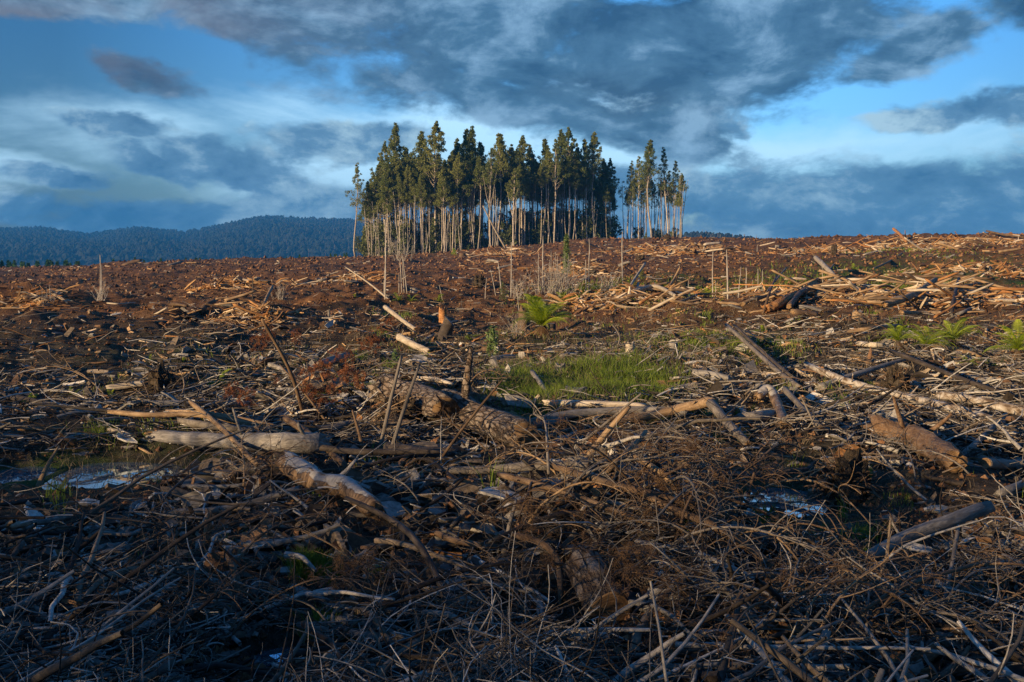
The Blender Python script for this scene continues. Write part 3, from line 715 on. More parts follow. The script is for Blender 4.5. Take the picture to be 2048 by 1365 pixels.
def make_log(W, r0, r1, matn, name, label, cat, group=None, ends=('broken', 'broken'), stubs=0, rough=.1, px=None, flat=1., rings=None, sides=None):
    """W: world points of the axis"""
    global LOGN; LOGN += 1; seed = LOGN
    W = [Vector(w) for w in W]; ax = (W[-1] - W[0]).normalized(); qt = ax.to_track_quat('X', 'Z')
    qi = qt.inverted(); Lp = [qi @ (w - W[0]) for w in W]
    big = r0 > .05
    if r0 > .03 and W[0].y < 24:
        for q in spline(W, 14): AVOID.append((q.x, q.y, max(r0, r1)))
    me = log_mesh(Lp, r0, r1, matn, rings or (22 if big else 10), sides or (16 if big else 8), rough, ends, seed, name, flat)
    cut = [i for i in (0, 1) if ends[i] == 'cut' and r0 > .03]
    if stubs == 0 and not cut:
        o = obj(name, me, loc=W[0]); o.rotation_mode = 'QUATERNION'; o.rotation_quaternion = qt
    else:
        o = obj(name, None, loc=W[0]); o.rotation_mode = 'QUATERNION'; o.rotation_quaternion = qt
        obj('bark' if 'bark' in matn else 'trunk', me, o); rr = random.Random(seed)
        S = spline(Lp, 40)
        for k in range(stubs):
            i = rr.randint(4, 35); r = r0 + (r1 - r0) * i / 39; a = rr.uniform(-.3, 3.4); T = (S[i + 1] - S[i - 1]).normalized()
            d = (Vector((0, math.cos(a), math.sin(a))) + T * rr.uniform(-.2, .7)).normalized(); l = r * rr.uniform(1.2, 3.2)
            sm = log_mesh([S[i] + d * r * .6, S[i] + d * (r + l * .5), S[i] + d * (r + l) + Vector((0, 0, l * .1))], r * .24, r * .14, matn, 5, 7, .15, seed=seed + k, name='branch_stub')
            obj('branch_stub', sm, o)
        for i in cut:
            g = Geo(); n = 20; r = (r0, r1)[i] * .97; an = np.arange(n) * 2 * math.pi / n
            T = (Lp[1] - Lp[0] if i == 0 else Lp[-2] - Lp[-1]).normalized(); p = Lp[0 if i == 0 else -1] - T * .004
            A = Vector((0, 0, 1)).cross(T).normalized(); B = T.cross(A)
            V = [tuple(p + (A * math.cos(a) + B * math.sin(a) * flat) * r * (1 + .05 * mn.noise(Vector((math.cos(a) * 2, math.sin(a) * 2, seed))))) for a in an] + [tuple(p - T * .003)]
            g.add(V, np.stack([np.arange(n), (np.arange(n) + 1) % n, np.full(n, n)], -1) if i else np.stack([(np.arange(n) + 1) % n, np.arange(n), np.full(n, n)], -1))
            obj('cut_face', g.mesh('cut_face', ['cut_wood']), o)
    W0 = sum((w for w in W), Vector()) / len(W)
    tag(o, label, cat, group, px=px or topx(W0)); return o
def lie(pts, dpx, matn, label, name='fallen_log', cat='log', lift=.75, dz=(0,), dpx2=None, **k):
    """log lying on the ground through the given picture points; dpx = thickness there"""
    H = [hit(*p) for p in pts]; W = []
    Ym = sum(h.y for h in H) / len(H); r0 = dpx * H[0].y / FPX / 2; r1 = (dpx2 or dpx * .82) * H[-1].y / FPX / 2
    for i, h in enumerate(H):
        z = dz[min(i, len(dz) - 1)]
        W.append(h + Vector((0, 0, max(r0, r1) * lift + z)))
    # keep the middle of a long stiff piece above the ground
    a, b = W[0], W[-1]
    if len(W) == 2:
        gap = max(float(terr(*(a.lerp(b, t)).xy)) - a.lerp(b, t).z for t in (.25, .5, .75)) + r0 * .5
        if gap > 0: a.z += gap * .8; b.z += gap * .8
    return make_log(W, r0, r1, matn, name, label, cat, **k)
def stick(base, tip, dpx, matn, label, dy=0., bend=0., name='dead_stick', cat='stick', sink=.05, dpx2=None, **k):
    """stick standing or leaning: base on the ground, tip in the air at depth base+dy"""
    B = hit(*base); T = at_depth(tip[0], tip[1], B.y + dy); r0 = dpx * B.y / FPX / 2; r1 = (dpx2 or dpx * .5) * B.y / FPX / 2
    Mi = (B + T) / 2 + Vector((bend, 0, 0)); B.z -= sink
    return make_log([B, Mi, T], r0, r1, matn, name, label, cat, px=((base[0] + tip[0]) / 2, (base[1] + tip[1]) / 2), **k)

C_ = ('cut', 'broken'); CC = ('cut', 'cut')
lie([(885, 842), (960, 868), (1052, 905)], 78, 'pine_bark', 'thick bark-covered log with broken orange end at the centre', ends=('broken', 'broken'), stubs=2, dpx2=66, rough=.14)
lie([(762, 806), (820, 822), (886, 846)], 66, 'pine_bark', 'short thick bark log lying end to end behind the central big one', stubs=1, rough=.18, dpx2=62)
lie([(316, 908), (430, 918), (560, 926), (640, 926)], 24, 'grey_wood', 'long smooth grey log with a tapering tip beside the left pool', dpx2=44, stubs=2, dz=(.10, .10, .1, .1))
lie([(574, 972), (640, 1006), (690, 1022), (752, 1055)], 46, 'peeling_bark', 'bent log with peeling bark and white bared top below the grey log', dpx2=40, stubs=1, dz=(.12, .08, .1, .04))
lie([(218, 862), (300, 866), (380, 864), (470, 872), (600, 890)], 10, 'tan_wood', 'long thin tan pole reaching left over the pool-side grass', name='dead_stick', cat='stick', dz=(.17, .15, .15, .12, .05), dpx2=13)
lie([(335, 846), (430, 862), (560, 880)], 11, 'tan_wood', 'tan pole crossing just above the long grey log', name='dead_stick', cat='stick', dz=(.1, .14, .1))
lie([(360, 868), (470, 884), (640, 884), (700, 872)], 15, 'grey_branch', 'dark grey pole running behind the long grey log', dz=(.1, .1, .1, .1))
lie([(383, 852), (440, 905), (515, 962)], 11, 'tan_wood', 'thin stick laid slanting across the long grey log', name='dead_stick', cat='stick', dz=(.22, .22, .10), dpx2=11)
lie([(572, 885), (625, 915), (695, 968)], 15, 'brown_branch', 'brown branch slanting down from the long grey log to the bent log', dz=(.2, .16, .1))
lie([(340, 1048), (470, 1042), (600, 1018)], 17, 'grey_branch', 'grey bark pole below the left pool with a raised right end', dz=(.05, .07, .12), stubs=1)
lie([(430, 1100), (520, 1080), (610, 1055)], 9, 'grey_wood', 'slender grey stick under the grey bark pole at left', name='dead_stick', cat='stick')
lie([(378, 990), (470, 992), (530, 980)], 9, 'grey_wood', 'pale thin stick between the left pool and the bent log', name='dead_stick', cat='stick', dz=(.05, .06, .08))
lie([(1752, 892), (1830, 916), (1912, 950)], 50, 'rotten_wood', 'stout rotting log with a rusty broken end near the right edge', stubs=2, rough=.26, dpx2=46, dz=(.1, .08, .02))
lie([(1612, 756), (1700, 786), (1820, 812), (1920, 836), (2004, 860)], 13, 'lichen_bark', 'long lichen-spotted pale log slanting across the right side', dpx2=22, stubs=3, dz=(.14, .08, .05, .03, .02))
lie([(1880, 812), (1950, 822), (2060, 850)], 18, 'lichen_bark', 'shorter lichen-spotted log lying just behind the long spotted one', dpx2=20, dz=(.08,))
lie([(1452, 688), (1500, 722), (1560, 760), (1600, 785)], 8, 'grey_branch', 'silvery forked bough pointing up left beside the bright ferns', dpx2=12, stubs=3, dz=(.30, .2, .06, .03))
lie([(1468, 690), (1520, 730), (1585, 768)], 6, 'dark_branch', 'thin dark limb running alongside the silvery bough', name='dead_branch', cat='branch', dpx2=10, dz=(.30, .2, .05))
lie([(1782, 738), (1860, 762), (1950, 790), (2070, 822)], 9, 'dark_branch', 'long blackish bough sloping down to the right edge', dpx2=12, stubs=5, dz=(.22, .16, .1, .05))
lie([(1640, 790), (1720, 768), (1822, 742)], 17, 'grey_wood', 'grey curved log rising to a twig fork right of centre', dpx2=6, stubs=3, dz=(.05, .1, .15))
lie([(1722, 1196), (1800, 1160), (1900, 1128), (1972, 1104)], 24, 'grey_wood', 'clean grey log angled up to the right in the lower right shade', dpx2=30, stubs=1, dz=(.16, .2, .22, .24))
lie([(878, 980), (960, 976), (1080, 970), (1180, 972)], 16, 'grey_branch', 'dark straight log lying level below the big bark log', dpx2=22, dz=(.12, .1, .1, .1))
lie([(1190, 968), (1330, 976), (1500, 978), (1650, 976)], 16, 'dark_branch', 'long dark level log crossing towards the right pool', dz=(.12, .1, .1, .14), dpx2=12)
lie([(1088, 826), (1180, 828), (1292, 832)], 14, 'pale_wood', 'bleached level log along the lower edge of the grass patch', stubs=1, dz=(.08,))
lie([(1060, 868), (1150, 850), (1290, 842), (1370, 850)], 19, 'grey_wood', 'long grey log just below the bleached one by the grass', dz=(.08,), stubs=1)
lie([(1230, 862), (1330, 852), (1428, 848)], 17, 'tan_wood', 'tan log rising to a chopped knob right of the grass patch', dpx2=22, stubs=1, dz=(.05, .1, .2))
lie([(1010, 858), (1080, 866), (1130, 852)], 17, 'grey_wood', 'short blue-grey log between the bark log and the grass', dz=(.05,))
lie([(1420, 852), (1455, 880), (1495, 905)], 20, 'grey_branch', 'grey bark piece hanging down from the chopped knob', dz=(.2, .12, .04))
lie([(560, 922), (700, 945), (880, 945)], 14, 'dark_branch', 'dark log low behind the upright sticks left of centre', dz=(.15,))
lie([(770, 912), (830, 920), (905, 922)], 34, 'dark_branch', 'charred-looking thick log in the shadow left of the big bark log', dz=(.0,))
lie([(830, 770), (870, 772), (905, 782)], 11, 'pale_wood', 'bluish white split piece above the short bark log', name='split_log', dz=(.05,))
lie([(798, 690), (825, 700), (858, 712)], 15, 'pale_wood', 'pale gnarled log lying above the upright sticks', ends=('broken', 'broken'), stubs=1, dz=(.1, .05, .02))
lie([(770, 646), (800, 658), (830, 672)], 9, 'pale_wood', 'bleached pole with lifted left end left of the black stump', name='dead_stick', cat='stick', dz=(.35, .2, .1))
lie([(640, 748), (668, 738), (696, 728)], 16, 'grey_wood', 'blue-grey slab of wood left of the tall upright sticks', name='split_log', dz=(.1,))
lie([(540, 742), (565, 752), (580, 770)], 11, 'grey_wood', 'small crooked pale log left of the rusty needles', dz=(.06,))
lie([(216, 786), (255, 780), (290, 776)], 15, 'pale_wood', 'short sawn yellowish log left of the root ball', ends=('broken', 'cut'), dz=(.02,))
lie([(235, 815), (330, 812), (500, 812)], 13, 'grey_wood', 'half-buried grey log running level below the root ball', dz=(.0,))
lie([(140, 830), (210, 832), (280, 840)], 13, 'grey_wood', 'grey log lying level above the left pool', dz=(.02,))
lie([(85, 885), (140, 880), (200, 884)], 13, 'grey_wood', 'grey log lying just behind the left pool', dz=(.02,))
lie([(0, 800), (60, 812), (110, 822)], 16, 'dark_branch', 'dark log end poking in at the left edge', dz=(.02,))
lie([(0, 882), (20, 884), (50, 886)], 14, 'grey_wood', 'short grey log end at the left edge above the pool', dz=(.02,))
lie([(1388, 756), (1420, 760), (1462, 768)], 17, 'grey_wood', 'sawn log with round orange face turned left beyond the grass', ends=('cut', 'broken'), dz=(.02,))
lie([(1516, 812), (1535, 806), (1552, 824), (1568, 862)], 20, 'peeling_bark', 'hooked bark log bent over right of centre', dz=(.05, .12, .08, .02), dpx2=24)
lie([(1480, 852), (1520, 848), (1560, 842)], 26, 'grey_branch', 'thick dark grey log lying under the hooked bark log', dz=(.02,))
lie([(1568, 822), (1600, 846), (1640, 872)], 13, 'grey_branch', 'grey stick angled down right of the hooked bark log', dz=(.22, .15, .05))
lie([(1335, 795), (1360, 788), (1396, 780)], 16, 'pale_wood', 'pale torn log piece right of the grass patch', dz=(.03,))
lie([(1064, 776), (1082, 790), (1100, 808)], 11, 'grey_wood', 'short weathered stick standing out of the grass patch', name='dead_stick', cat='stick', dz=(.18, .1, .02))
lie([(1925, 925), (1965, 900), (2010, 872)], 12, 'grey_wood', 'pale grey limb slanting up beside the stout rotting log', dz=(.05, .1, .2))
lie([(1970, 948), (2010, 950), (2060, 945)], 22, 'grey_branch', 'round grey log end at the right edge past the rotting log', ends=('cut', 'broken'), dz=(.05,))
lie([(1995, 1010), (2030, 995), (2080, 975)], 18, 'grey_wood', 'bare grey limb entering from the right edge', dz=(.05,))
lie([(1860, 700), (1920, 712), (1960, 726)], 12, 'tan_wood', 'tan log behind the right-hand ferns', dz=(.05,))
lie([(1695, 678), (1740, 672), (1800, 664)], 9, 'tan_wood', 'thin sunlit pole left of the three trunked ferns', dz=(.1,), name='dead_stick', cat='stick')
lie([(1715, 694), (1740, 697), (1764, 698)], 12, 'pale_wood', 'pinkish log half sunk beneath the trunked ferns', dz=(.02,))
# foreground limbs
lie([(1000, 1018), (1100, 1050), (1200, 1080), (1330, 1110)], 15, 'brown_branch', 'long straight brown limb on top of the central twig heap', dz=(.20, .20, .18, .12), stubs=3)
lie([(1102, 1030), (1230, 1068), (1360, 1090), (1450, 1128)], 17, 'brown_branch', 'stout grey-brown limb across the crown of the twig heap', dz=(.28, .26, .22, .15), stubs=3)
lie([(1262, 1058), (1330, 1098), (1440, 1140), (1560, 1200), (1630, 1242)], 16, 'brown_branch', 'long knobbly limb sloping down right from the twig heap', dz=(.24, .22, .2, .12, .08), dpx2=20, stubs=4)
lie([(1335, 1160), (1420, 1205), (1560, 1260)], 15, 'brown_branch', 'limb parallel below the long knobbly one on the right slope', dz=(.1,), stubs=2)
lie([(1268, 1012), (1320, 1036), (1352, 1054)], 14, 'tan_wood', 'orange-tan peeled stick on the right of the twig heap', name='dead_stick', cat='stick', dz=(.28, .25, .2))
lie([(1290, 948), (1250, 978), (1200, 1004)], 11, 'tan_wood', 'tan stick slanting across behind the twig heap', name='dead_stick', cat='stick', dz=(.32, .2, .12))
lie([(695, 1108), (780, 1148), (835, 1195), (880, 1250), (920, 1318)], 11, 'dark_branch', 'long dark crooked limb curving down the lower middle', dz=(.32, .3, .28, .2, .1), dpx2=17, stubs=2)
lie([(873, 1122), (910, 1140), (962, 1150)], 14, 'brown_branch', 'short broken limb left of the twig heap', dz=(.15,))
lie([(1026, 1134), (1080, 1166), (1115, 1190), (1122, 1235)], 15, 'brown_branch', 'elbow-bent limb below the twig heap', dz=(.16, .2, .16, .05))
lie([(985, 1142), (1070, 1112), (1150, 1092), (1230, 1092)], 12, 'dark_branch', 'dark curved limb sweeping under the twig heap', dz=(.15, .18, .18, .12))
stick((1004, 1108), (1032, 1003), 13, 'grey_branch', 'upright bark-covered stick at the left of the twig heap', dy=.05)
lie([(715, 1172), (800, 1160), (902, 1142)], 30, 'grey_wood', 'half-buried blue-grey log in the dark lower middle', dz=(-.02,), stubs=1)
lie([(598, 1205), (640, 1226), (684, 1248)], 26, 'grey_wood', 'flat weathered plank-like piece in the lower left middle', dz=(.05,), flat=.35, name='split_log')
lie([(600, 1278), (680, 1290), (760, 1306), (850, 1318)], 17, 'grey_wood', 'blue-grey log along the bottom left of centre', dz=(.05,), dpx2=24)
lie([(1055, 1308), (1130, 1302), (1220, 1292)], 22, 'lichen_bark', 'white-patched log at the bottom under the sawn butt', dz=(.03,))
lie([(145, 1282), (220, 1290), (308, 1304)], 17, 'brown_branch', 'brown bark log in the bottom left corner', dz=(.06,), stubs=2)
lie([(60, 1235), (110, 1222), (190, 1205)], 8, 'grey_wood', 'thin pale stick in the lower left shade', name='dead_stick', cat='stick', dz=(.05,))
lie([(418, 1142), (440, 1146), (510, 1148)], 14, 'grey_wood', 'pale log stub level in the lower left shade', dz=(.05,))
lie([(460, 1195), (480, 1230), (492, 1262)], 16, 'brown_branch', 'short upright-leaning bark limb in the lower left', dz=(.22, .12, .02))
lie([(204, 1100), (262, 1104), (290, 1086)], 8, 'grey_branch', 'thin grey limb in the left shade below the pool', name='dead_branch', cat='branch', dz=(.1,))
lie([(1400, 1070), (1540, 1110), (1705, 1185)], 8, 'brown_branch', 'thin dark limb running down to the clean grey log', name='dead_branch', cat='branch', dz=(.25, .22, .1))
lie([(1800, 1180), (1850, 1210), (1890, 1250)], 20, 'lichen_bark', 'crumbling pinkish bark log below the clean grey log', dz=(.05,))
lie([(1870, 1290), (1895, 1240), (1912, 1185)], 9, 'grey_branch', 'split grey limb standing at lower right', name='dead_branch', cat='branch', dz=(.02, .2, .35))
lie([(1660, 1330), (1790, 1290), (1950, 1252)], 10, 'brown_branch', 'thick arching twig stem in the bottom right corner', name='dead_branch', cat='branch', dz=(.12, .25, .3))
# upright / leaning sticks
stick((612, 842), (524, 640), 9, 'brown_branch', 'tall leaning stick rising to the left over the brown slope', dy=-.5, bend=.06, dpx2=6)
stick((755, 912), (803, 712), 10, 'grey_branch', 'left one of two tall upright sticks beside the bark log', dy=.1, dpx2=6, stubs=1)
stick((770, 930), (838, 732), 11, 'grey_branch', 'right one of two tall upright sticks beside the bark log', dy=.15, dpx2=6, stubs=1)
stick((850, 950), (1005, 760), 7, 'brown_branch', 'thin stick leaning right over the big bark log', dy=-.2, dpx2=4)
stick((730, 905), (705, 822), 9, 'brown_branch', 'short tan stick poking up left of the tall upright pair', dy=.1)
stick((1120, 912), (1282, 788), 9, 'grey_branch', 'long thin stick leaning right over the grey logs', dy=-.3, dpx2=4, bend=.03)
stick((1150, 938), (1258, 815), 17, 'tan_wood', 'splintered tan plank-like stick leaning beside the long thin one', dy=-.1, dpx2=9)
stick((1375, 850), (1335, 812), 8, 'grey_branch', 'stubby grey stick near the chopped knob', dy=.05)
stick((72, 972), (118, 892), 14, 'tan_wood', 'pointed splinter of wood sticking up by the left pool', dy=.05, dpx2=3)
stick((672, 860), (560, 730), 6, 'brown_branch', 'thin bare rod leaning left among the rusty needles', dy=.3)
stick((1640, 872), (1600, 790), 6, 'grey_branch', 'thin upright twig right of the hooked bark log', dy=.1)
stick((1230, 700), (1225, 650), 4, 'grey_branch', 'thin arching twig in front of the bright far fern', dy=0, bend=.1)

# hillside windrow, right
GW = 'logs heaped on the right-hand bank'
for a, dp, mt, lb, k in (
 ([(1630, 548), (1652, 562), (1684, 580)], 9, 'pale_wood', 'pale log sticking up from the top of the right-hand heap', dict(dz=(.75, .4, .1), ends=CC)),
 ([(1532, 626), (1580, 604), (1636, 574)], 19, 'orange_wood', 'big rotten orange log leaning on the right-hand heap', dict(dz=(.0, .0, .15), rough=.25, dpx2=13)),
 ([(1578, 622), (1602, 604), (1638, 592)], 12, 'brown_branch', 'curved brown log right below the rotten orange one', dict(dz=(.05, .2, .25))),
 ([(1486, 612), (1525, 598), (1600, 598)], 9, 'tan_wood', 'tan log under the left end of the rotten orange one', {}),
 ([(1526, 630), (1538, 612), (1552, 596)], 5, 'brown_branch', 'dark stick propped against the rotten orange log', dict(dz=(0, .3, .6))),
 ([(1532, 596), (1552, 578), (1572, 562)], 4, 'grey_branch', 'thin dark pole leaning left of the rotten orange log', dict(dz=(.1, .3, .5))),
 ([(1500, 628), (1560, 618), (1600, 608)], 6, 'tan_wood', 'slender tan pole at the foot of the rotten orange log', {}),
 ([(1628, 600), (1660, 597), (1685, 596)], 8, 'pale_wood', 'cream log just right of the curved brown one', dict(dz=(.1,))),
 ([(1712, 590), (1760, 594), (1812, 600)], 9, 'tan_wood', 'long tan log lying level across the heap crest', dict(dz=(.15,))),
 ([(1768, 624), (1820, 614), (1870, 592)], 13, 'tan_wood', 'thick brown log rising right across the heap', dict(dz=(.1, .2, .45), stubs=1)),
 ([(1802, 630), (1840, 630), (1882, 630)], 10, 'tan_wood', 'straight tan log lying along the foot of the heap', dict(ends=CC)),
 ([(1862, 608), (1910, 592), (1972, 582)], 7, 'tan_wood', 'slim tan pole slanting up near the right end of the heap', dict(dz=(.15, .2, .25))),
 ([(1892, 612), (1960, 612), (2035, 614)], 8, 'pale_wood', 'pale pole lying level near the right end of the heap', dict(dz=(.1,))),
 ([(1940, 596), (1990, 594), (2070, 592)], 8, 'tan_wood', 'tan pole above the pale level one at the right edge', dict(dz=(.15,))),
 ([(1950, 604), (2000, 600), (2070, 598)], 6, 'orange_wood', 'reddish pole squeezed between two tan ones at the right edge', dict(dz=(.12,))),
 ([(1902, 634), (1908, 616), (1916, 596)], 8, 'dark_branch', 'dark short log standing nearly upright on the heap', dict(dz=(.0, .25, .55))),
 ([(1915, 632), (1930, 626), (1942, 620)], 8, 'grey_wood', 'short grey log by the foot of the dark upright one', {}),
 ([(1860, 604), (1880, 602), (1900, 602)], 11, 'orange_wood', 'stubby reddish log in the middle of the heap', dict(dz=(.1,))),
 ([(1746, 540), (1780, 524), (1812, 502)], 4, 'tan_wood', 'long thin pole lying on the slope above the heap', {}),
 ([(1786, 478), (1800, 484), (1812, 492)], 6, 'orange_wood', 'reddish log jutting over the skyline on the right', dict(dz=(.9, .6, .3))),
 ([(1972, 476), (2010, 478), (2048, 479)], 4, 'brown_branch', 'dark log lying on the skyline at the right edge', dict(dz=(.6, .3, .1))),
 ([(1640, 550), (1655, 545), (1668, 530)], 4, 'tan_wood', 'stick fallen on the green hollow behind the heap', {}),
 ([(1770, 552), (1800, 550), (1830, 546)], 4, 'pale_wood', 'white pole lying across the green hollow', {}),
 ([(1265, 600), (1310, 598), (1352, 604)], 9, 'pale_wood', 'bleached curved log on the middle brushwood heap', dict(dz=(.2, .35, .1))),
 ([(1250, 606), (1290, 600), (1300, 596)], 9, 'pale_wood', 'thick cream log at the heart of the middle brushwood heap', dict(dz=(.1, .3, .3))),
 ([(1225, 628), (1245, 614), (1262, 606)], 5, 'tan_wood', 'thin stick running down left from the middle brushwood heap', {}),
 ([(1180, 615), (1215, 610), (1250, 604)], 6, 'pale_wood', 'pale pole pointing left out of the middle brushwood heap', dict(dz=(.1,))),
 ([(1150, 622), (1168, 619), (1190, 614)], 5, 'tan_wood', 'short tan pole left of the middle brushwood heap', {}),
 ([(1200, 606), (1216, 600), (1236, 594)], 4, 'tan_wood', 'tan stick above the left end of the middle brushwood heap', {}),
 ([(1330, 594), (1346, 580), (1360, 570)], 5, 'tan_wood', 'tan stick raised at the right of the middle brushwood heap', dict(dz=(.1, .3, .6))),
 ([(1252, 590), (1270, 576), (1290, 564)], 6, 'pale_wood', 'blue-white log propped up behind the middle brushwood heap', dict(dz=(.0, .3, .65))),
 ([(1272, 592), (1275, 584), (1278, 578)], 6, 'pale_wood', 'short white stump-like log beside the propped blue-white one', dict(dz=(.0, .15, .3))),
 ([(1354, 616), (1375, 608), (1394, 598)], 6, 'tan_wood', 'isolated tan log right of the middle brushwood heap', dict(dz=(.1,))),
 ([(1340, 592), (1370, 590), (1390, 592)], 5, 'pale_wood', 'cream pole lying level near the middle heap', dict(dz=(.2,))),
 ([(1400, 604), (1440, 608), (1480, 612)], 6, 'tan_wood', 'tan log between the middle heap and the right-hand heap', {}),
 ([(452, 648), (490, 644), (526, 636)], 6, 'tan_wood', 'tan log at the foot of the left brushwood heap', {}),
 ([(524, 634), (534, 624), (546, 612)], 7, 'tan_wood', 'bright upturned log on the left brushwood heap', dict(dz=(.1, .3, .5))),
 ([(556, 636), (580, 632), (604, 624)], 5, 'tan_wood', 'straight tan pole right of the left brushwood heap', dict(dz=(.05,))),
 ([(465, 672), (520, 676), (580, 678)], 6, 'dark_branch', 'dark level pole below the left brushwood heap', {}),
 ([(215, 614), (240, 616), (270, 613)], 3.5, 'pale_wood', 'thin white pole lying on the dark left slope', dict(dz=(.1,))),
 ([(690, 534), (740, 568), (782, 604)], 4, 'pale_wood', 'long white pole fallen at a slant left of the tall dead sapling', dict(dz=(1.2, .8, .1))),
 ([(966, 418), (988, 458), (1010, 498)], 4.5, 'pale_wood', 'pale trunk fallen slantwise against the gum plot', dict(name='fallen_tree'))):
    nm = k.pop('name', 'fallen_log')
    if nm == 'fallen_tree':
        B = hit(1011, 497); make_log([at_depth(966, 412, B.y - 2), at_depth(988, 456, B.y - 1), B], .09, .16, mt, nm, lb, 'tree', px=(990, 460))
    elif lb.startswith('long white pole'):
        B = hit(782, 604); make_log([B, at_depth(742, 570, B.y + 1.5), at_depth(690, 534, B.y + 3)], .035, .02, mt, nm, lb, 'log', px=(740, 570))
    else: lie(a, dp, mt, lb, name=nm, group=GW if a[0][0] > 1480 else None, **k)

for cx, cy, sx, sy, n, w0, w1, nm_ in ((1640, 602, 110, 22, 26, 50, 140, 'right-hand heap'), (1880, 602, 130, 24, 46, 60, 180, 'right-hand heap'), (1300, 604, 110, 14, 22, 40, 110, 'middle heap'), (505, 636, 50, 12, 9, 30, 80, 'left heap'), (1930, 500, 110, 14, 10, 30, 80, 'right skyline'), (1420, 500, 60, 9, 8, 25, 60, 'ridge by the right clump')):
    for i in range(n):
        px = random.gauss(cx, sx * .6); py = random.gauss(cy, sy * .6); w = random.uniform(w0, w1) / 2; a = random.gauss(0, .28); mt = random.choice(('tan_wood', 'tan_wood', 'pale_wood', 'orange_wood', 'brown_branch', 'tan_wood', 'pale_wood', 'tan_wood'))
        B = hit(px, py); k = B.y / FPX; rz = random.gauss(0, .5); d = Vector((math.cos(rz), math.sin(rz), -math.sin(a))) * w * k; up = Vector((0, 0, random.uniform(.05, .45)))
        th = random.uniform(2.2, 5.5) * k; cn = {'tan_wood': 'tan', 'pale_wood': 'pale', 'orange_wood': 'reddish', 'brown_branch': 'brown'}[mt]
        sd = 'left end of the' if px < cx - sx * .45 else 'right end of the' if px > cx + sx * .45 else 'middle of the'
        make_log([B + up - d, B + up + Vector((0, 0, random.uniform(-.03, .06))), B + up + d], th / 1.6, th / 2.2, mt, 'fallen_pole', f'{"long" if w * 2 > (w0 + w1) / 2 else "short"} {cn} pole at the {sd} {nm_}', 'log', 'poles heaped on the slopes', px=(px, py), rings=8, sides=7)
# standing dead saplings in the cleared ground: (x, base y, top y, thickness, lean px)
snags = [(770, 596, 440, 4, 0, 'tallest white dead sapling left of centre, reaching above the ridge'), (768, 590, 520, 2, 2, 'thin twin just beside the tallest dead sapling'),
 (804, 588, 508, 3.5, -6, 'leftmost stem of the tuft-topped group of leaning dead saplings'), (809, 589, 512, 3, -4, 'second stem of the tuft-topped group of leaning dead saplings'), (815, 590, 520, 3, -8, 'third stem of the tuft-topped leaning dead group'),
 (798, 588, 546, 2.5, 0, 'short outer stem left of the tuft-topped leaning dead group'), (201, 600, 510, 3.5, -1, 'white dead sapling alone on the dark left slope'), (204, 600, 530, 2.5, 0, 'thinner dead stem touching the lone one on the left slope'),
 (506, 622, 558, 5, -1, 'dark broken-off dead trunk standing on the left slope'), (102, 610, 570, 2.5, -3, 'short thin dead stem at far left near the dark bank'), (1022, 598, 485, 3.5, 1, 'dead sapling left of the white thicket'),
 (993, 594, 540, 2, -12, 'faint leaning dead stem left of the white thicket'), (1004, 590, 522, 3.5, -8, 'leaning pale dead stem near the black root plate'), (970, 597, 556, 2, 3, 'small dead stem right of the black root plate'), (886, 600, 570, 2, -8, 'short leaning dead twig beside the low ferns'),
 (1076, 590, 508, 3, 2, 'white dead sapling at the left of the white thicket'), (1086, 582, 472, 3.5, 0, 'tall dead sapling rising out of the white thicket'), (1096, 588, 520, 2.2, 3, 'thin grey stem third in the white thicket'),
 (1102, 586, 500, 2, 0, 'hair-thin tall stem in the white thicket'), (1108, 582, 522, 2.5, -1, 'white stem in the heart of the thicket'), (1114, 586, 512, 2.2, 1, 'straight white stem right of the thicket heart'), (1120, 584, 530, 2, 0, 'pale stem near the right side of the white thicket'),
 (1131, 580, 536, 2.2, 0, 'short white stem right of the white thicket'), (1148, 590, 550, 2, 0, 'little dead stem between the thicket and the young wattle'), (1172, 586, 520, 3, -1, 'short thick partner of the white pole right of the wattle'), (1178, 584, 478, 3.5, 0, 'tall white dead pole right of the young wattle'),
 (1203, 590, 552, 2, 0, 'thin dead stem right of the tall white pole'), (1229, 588, 548, 2.5, -8, 'leaning dead stem left of the tallest central pole'), (1246, 584, 463, 3.8, -1, 'tall reddish-tipped dead pole breaking the edge of the plot'), (1310, 592, 565, 3, 0, 'short white post-like dead stem behind the middle heap'),
 (1357, 588, 568, 2.5, 0, 'small white dead stem behind the right of the middle heap'), (1377, 586, 560, 1.8, 0, 'thin grey dead stem in the green hollow'), (1426, 600, 503, 3.5, 0, 'straight white dead pole, left of the thick pair in the hollow'), (1456, 598, 500, 5, -3, 'thick crooked white dead pole in the hollow'),
 (1431, 600, 562, 1.8, 0, 'thin low dead stem between the thick pair in the hollow'), (1476, 596, 534, 3, 6, 'dead stem leaning right beyond the thick crooked pole'), (1493, 592, 536, 2.8, -1, 'straight thin dead pole right of the leaning one'),
 (1505, 590, 560, 1.8, 0, 'low dead stem between two straight thin poles'), (1516, 588, 538, 2.6, 0, 'left one of the last pair of dead poles in the hollow'), (1525, 588, 540, 2.6, 0, 'right one of the last pair of dead poles in the hollow'), (1594, 582, 566, 2, 0, 'tiny dead stem by the green plants above the heap'),
 (1646, 568, 520, 1.8, -2, 'thin dead twig standing behind the heap top'), (1514, 504, 490, 2, 1, 'tiny dead stem near the right skyline'), (1062, 660, 590, 6, -8, 'tan dead pole leaning beside the tree fern'), (1040, 640, 560, 2, -8, 'slanting dead stem between thicket and tree fern')]
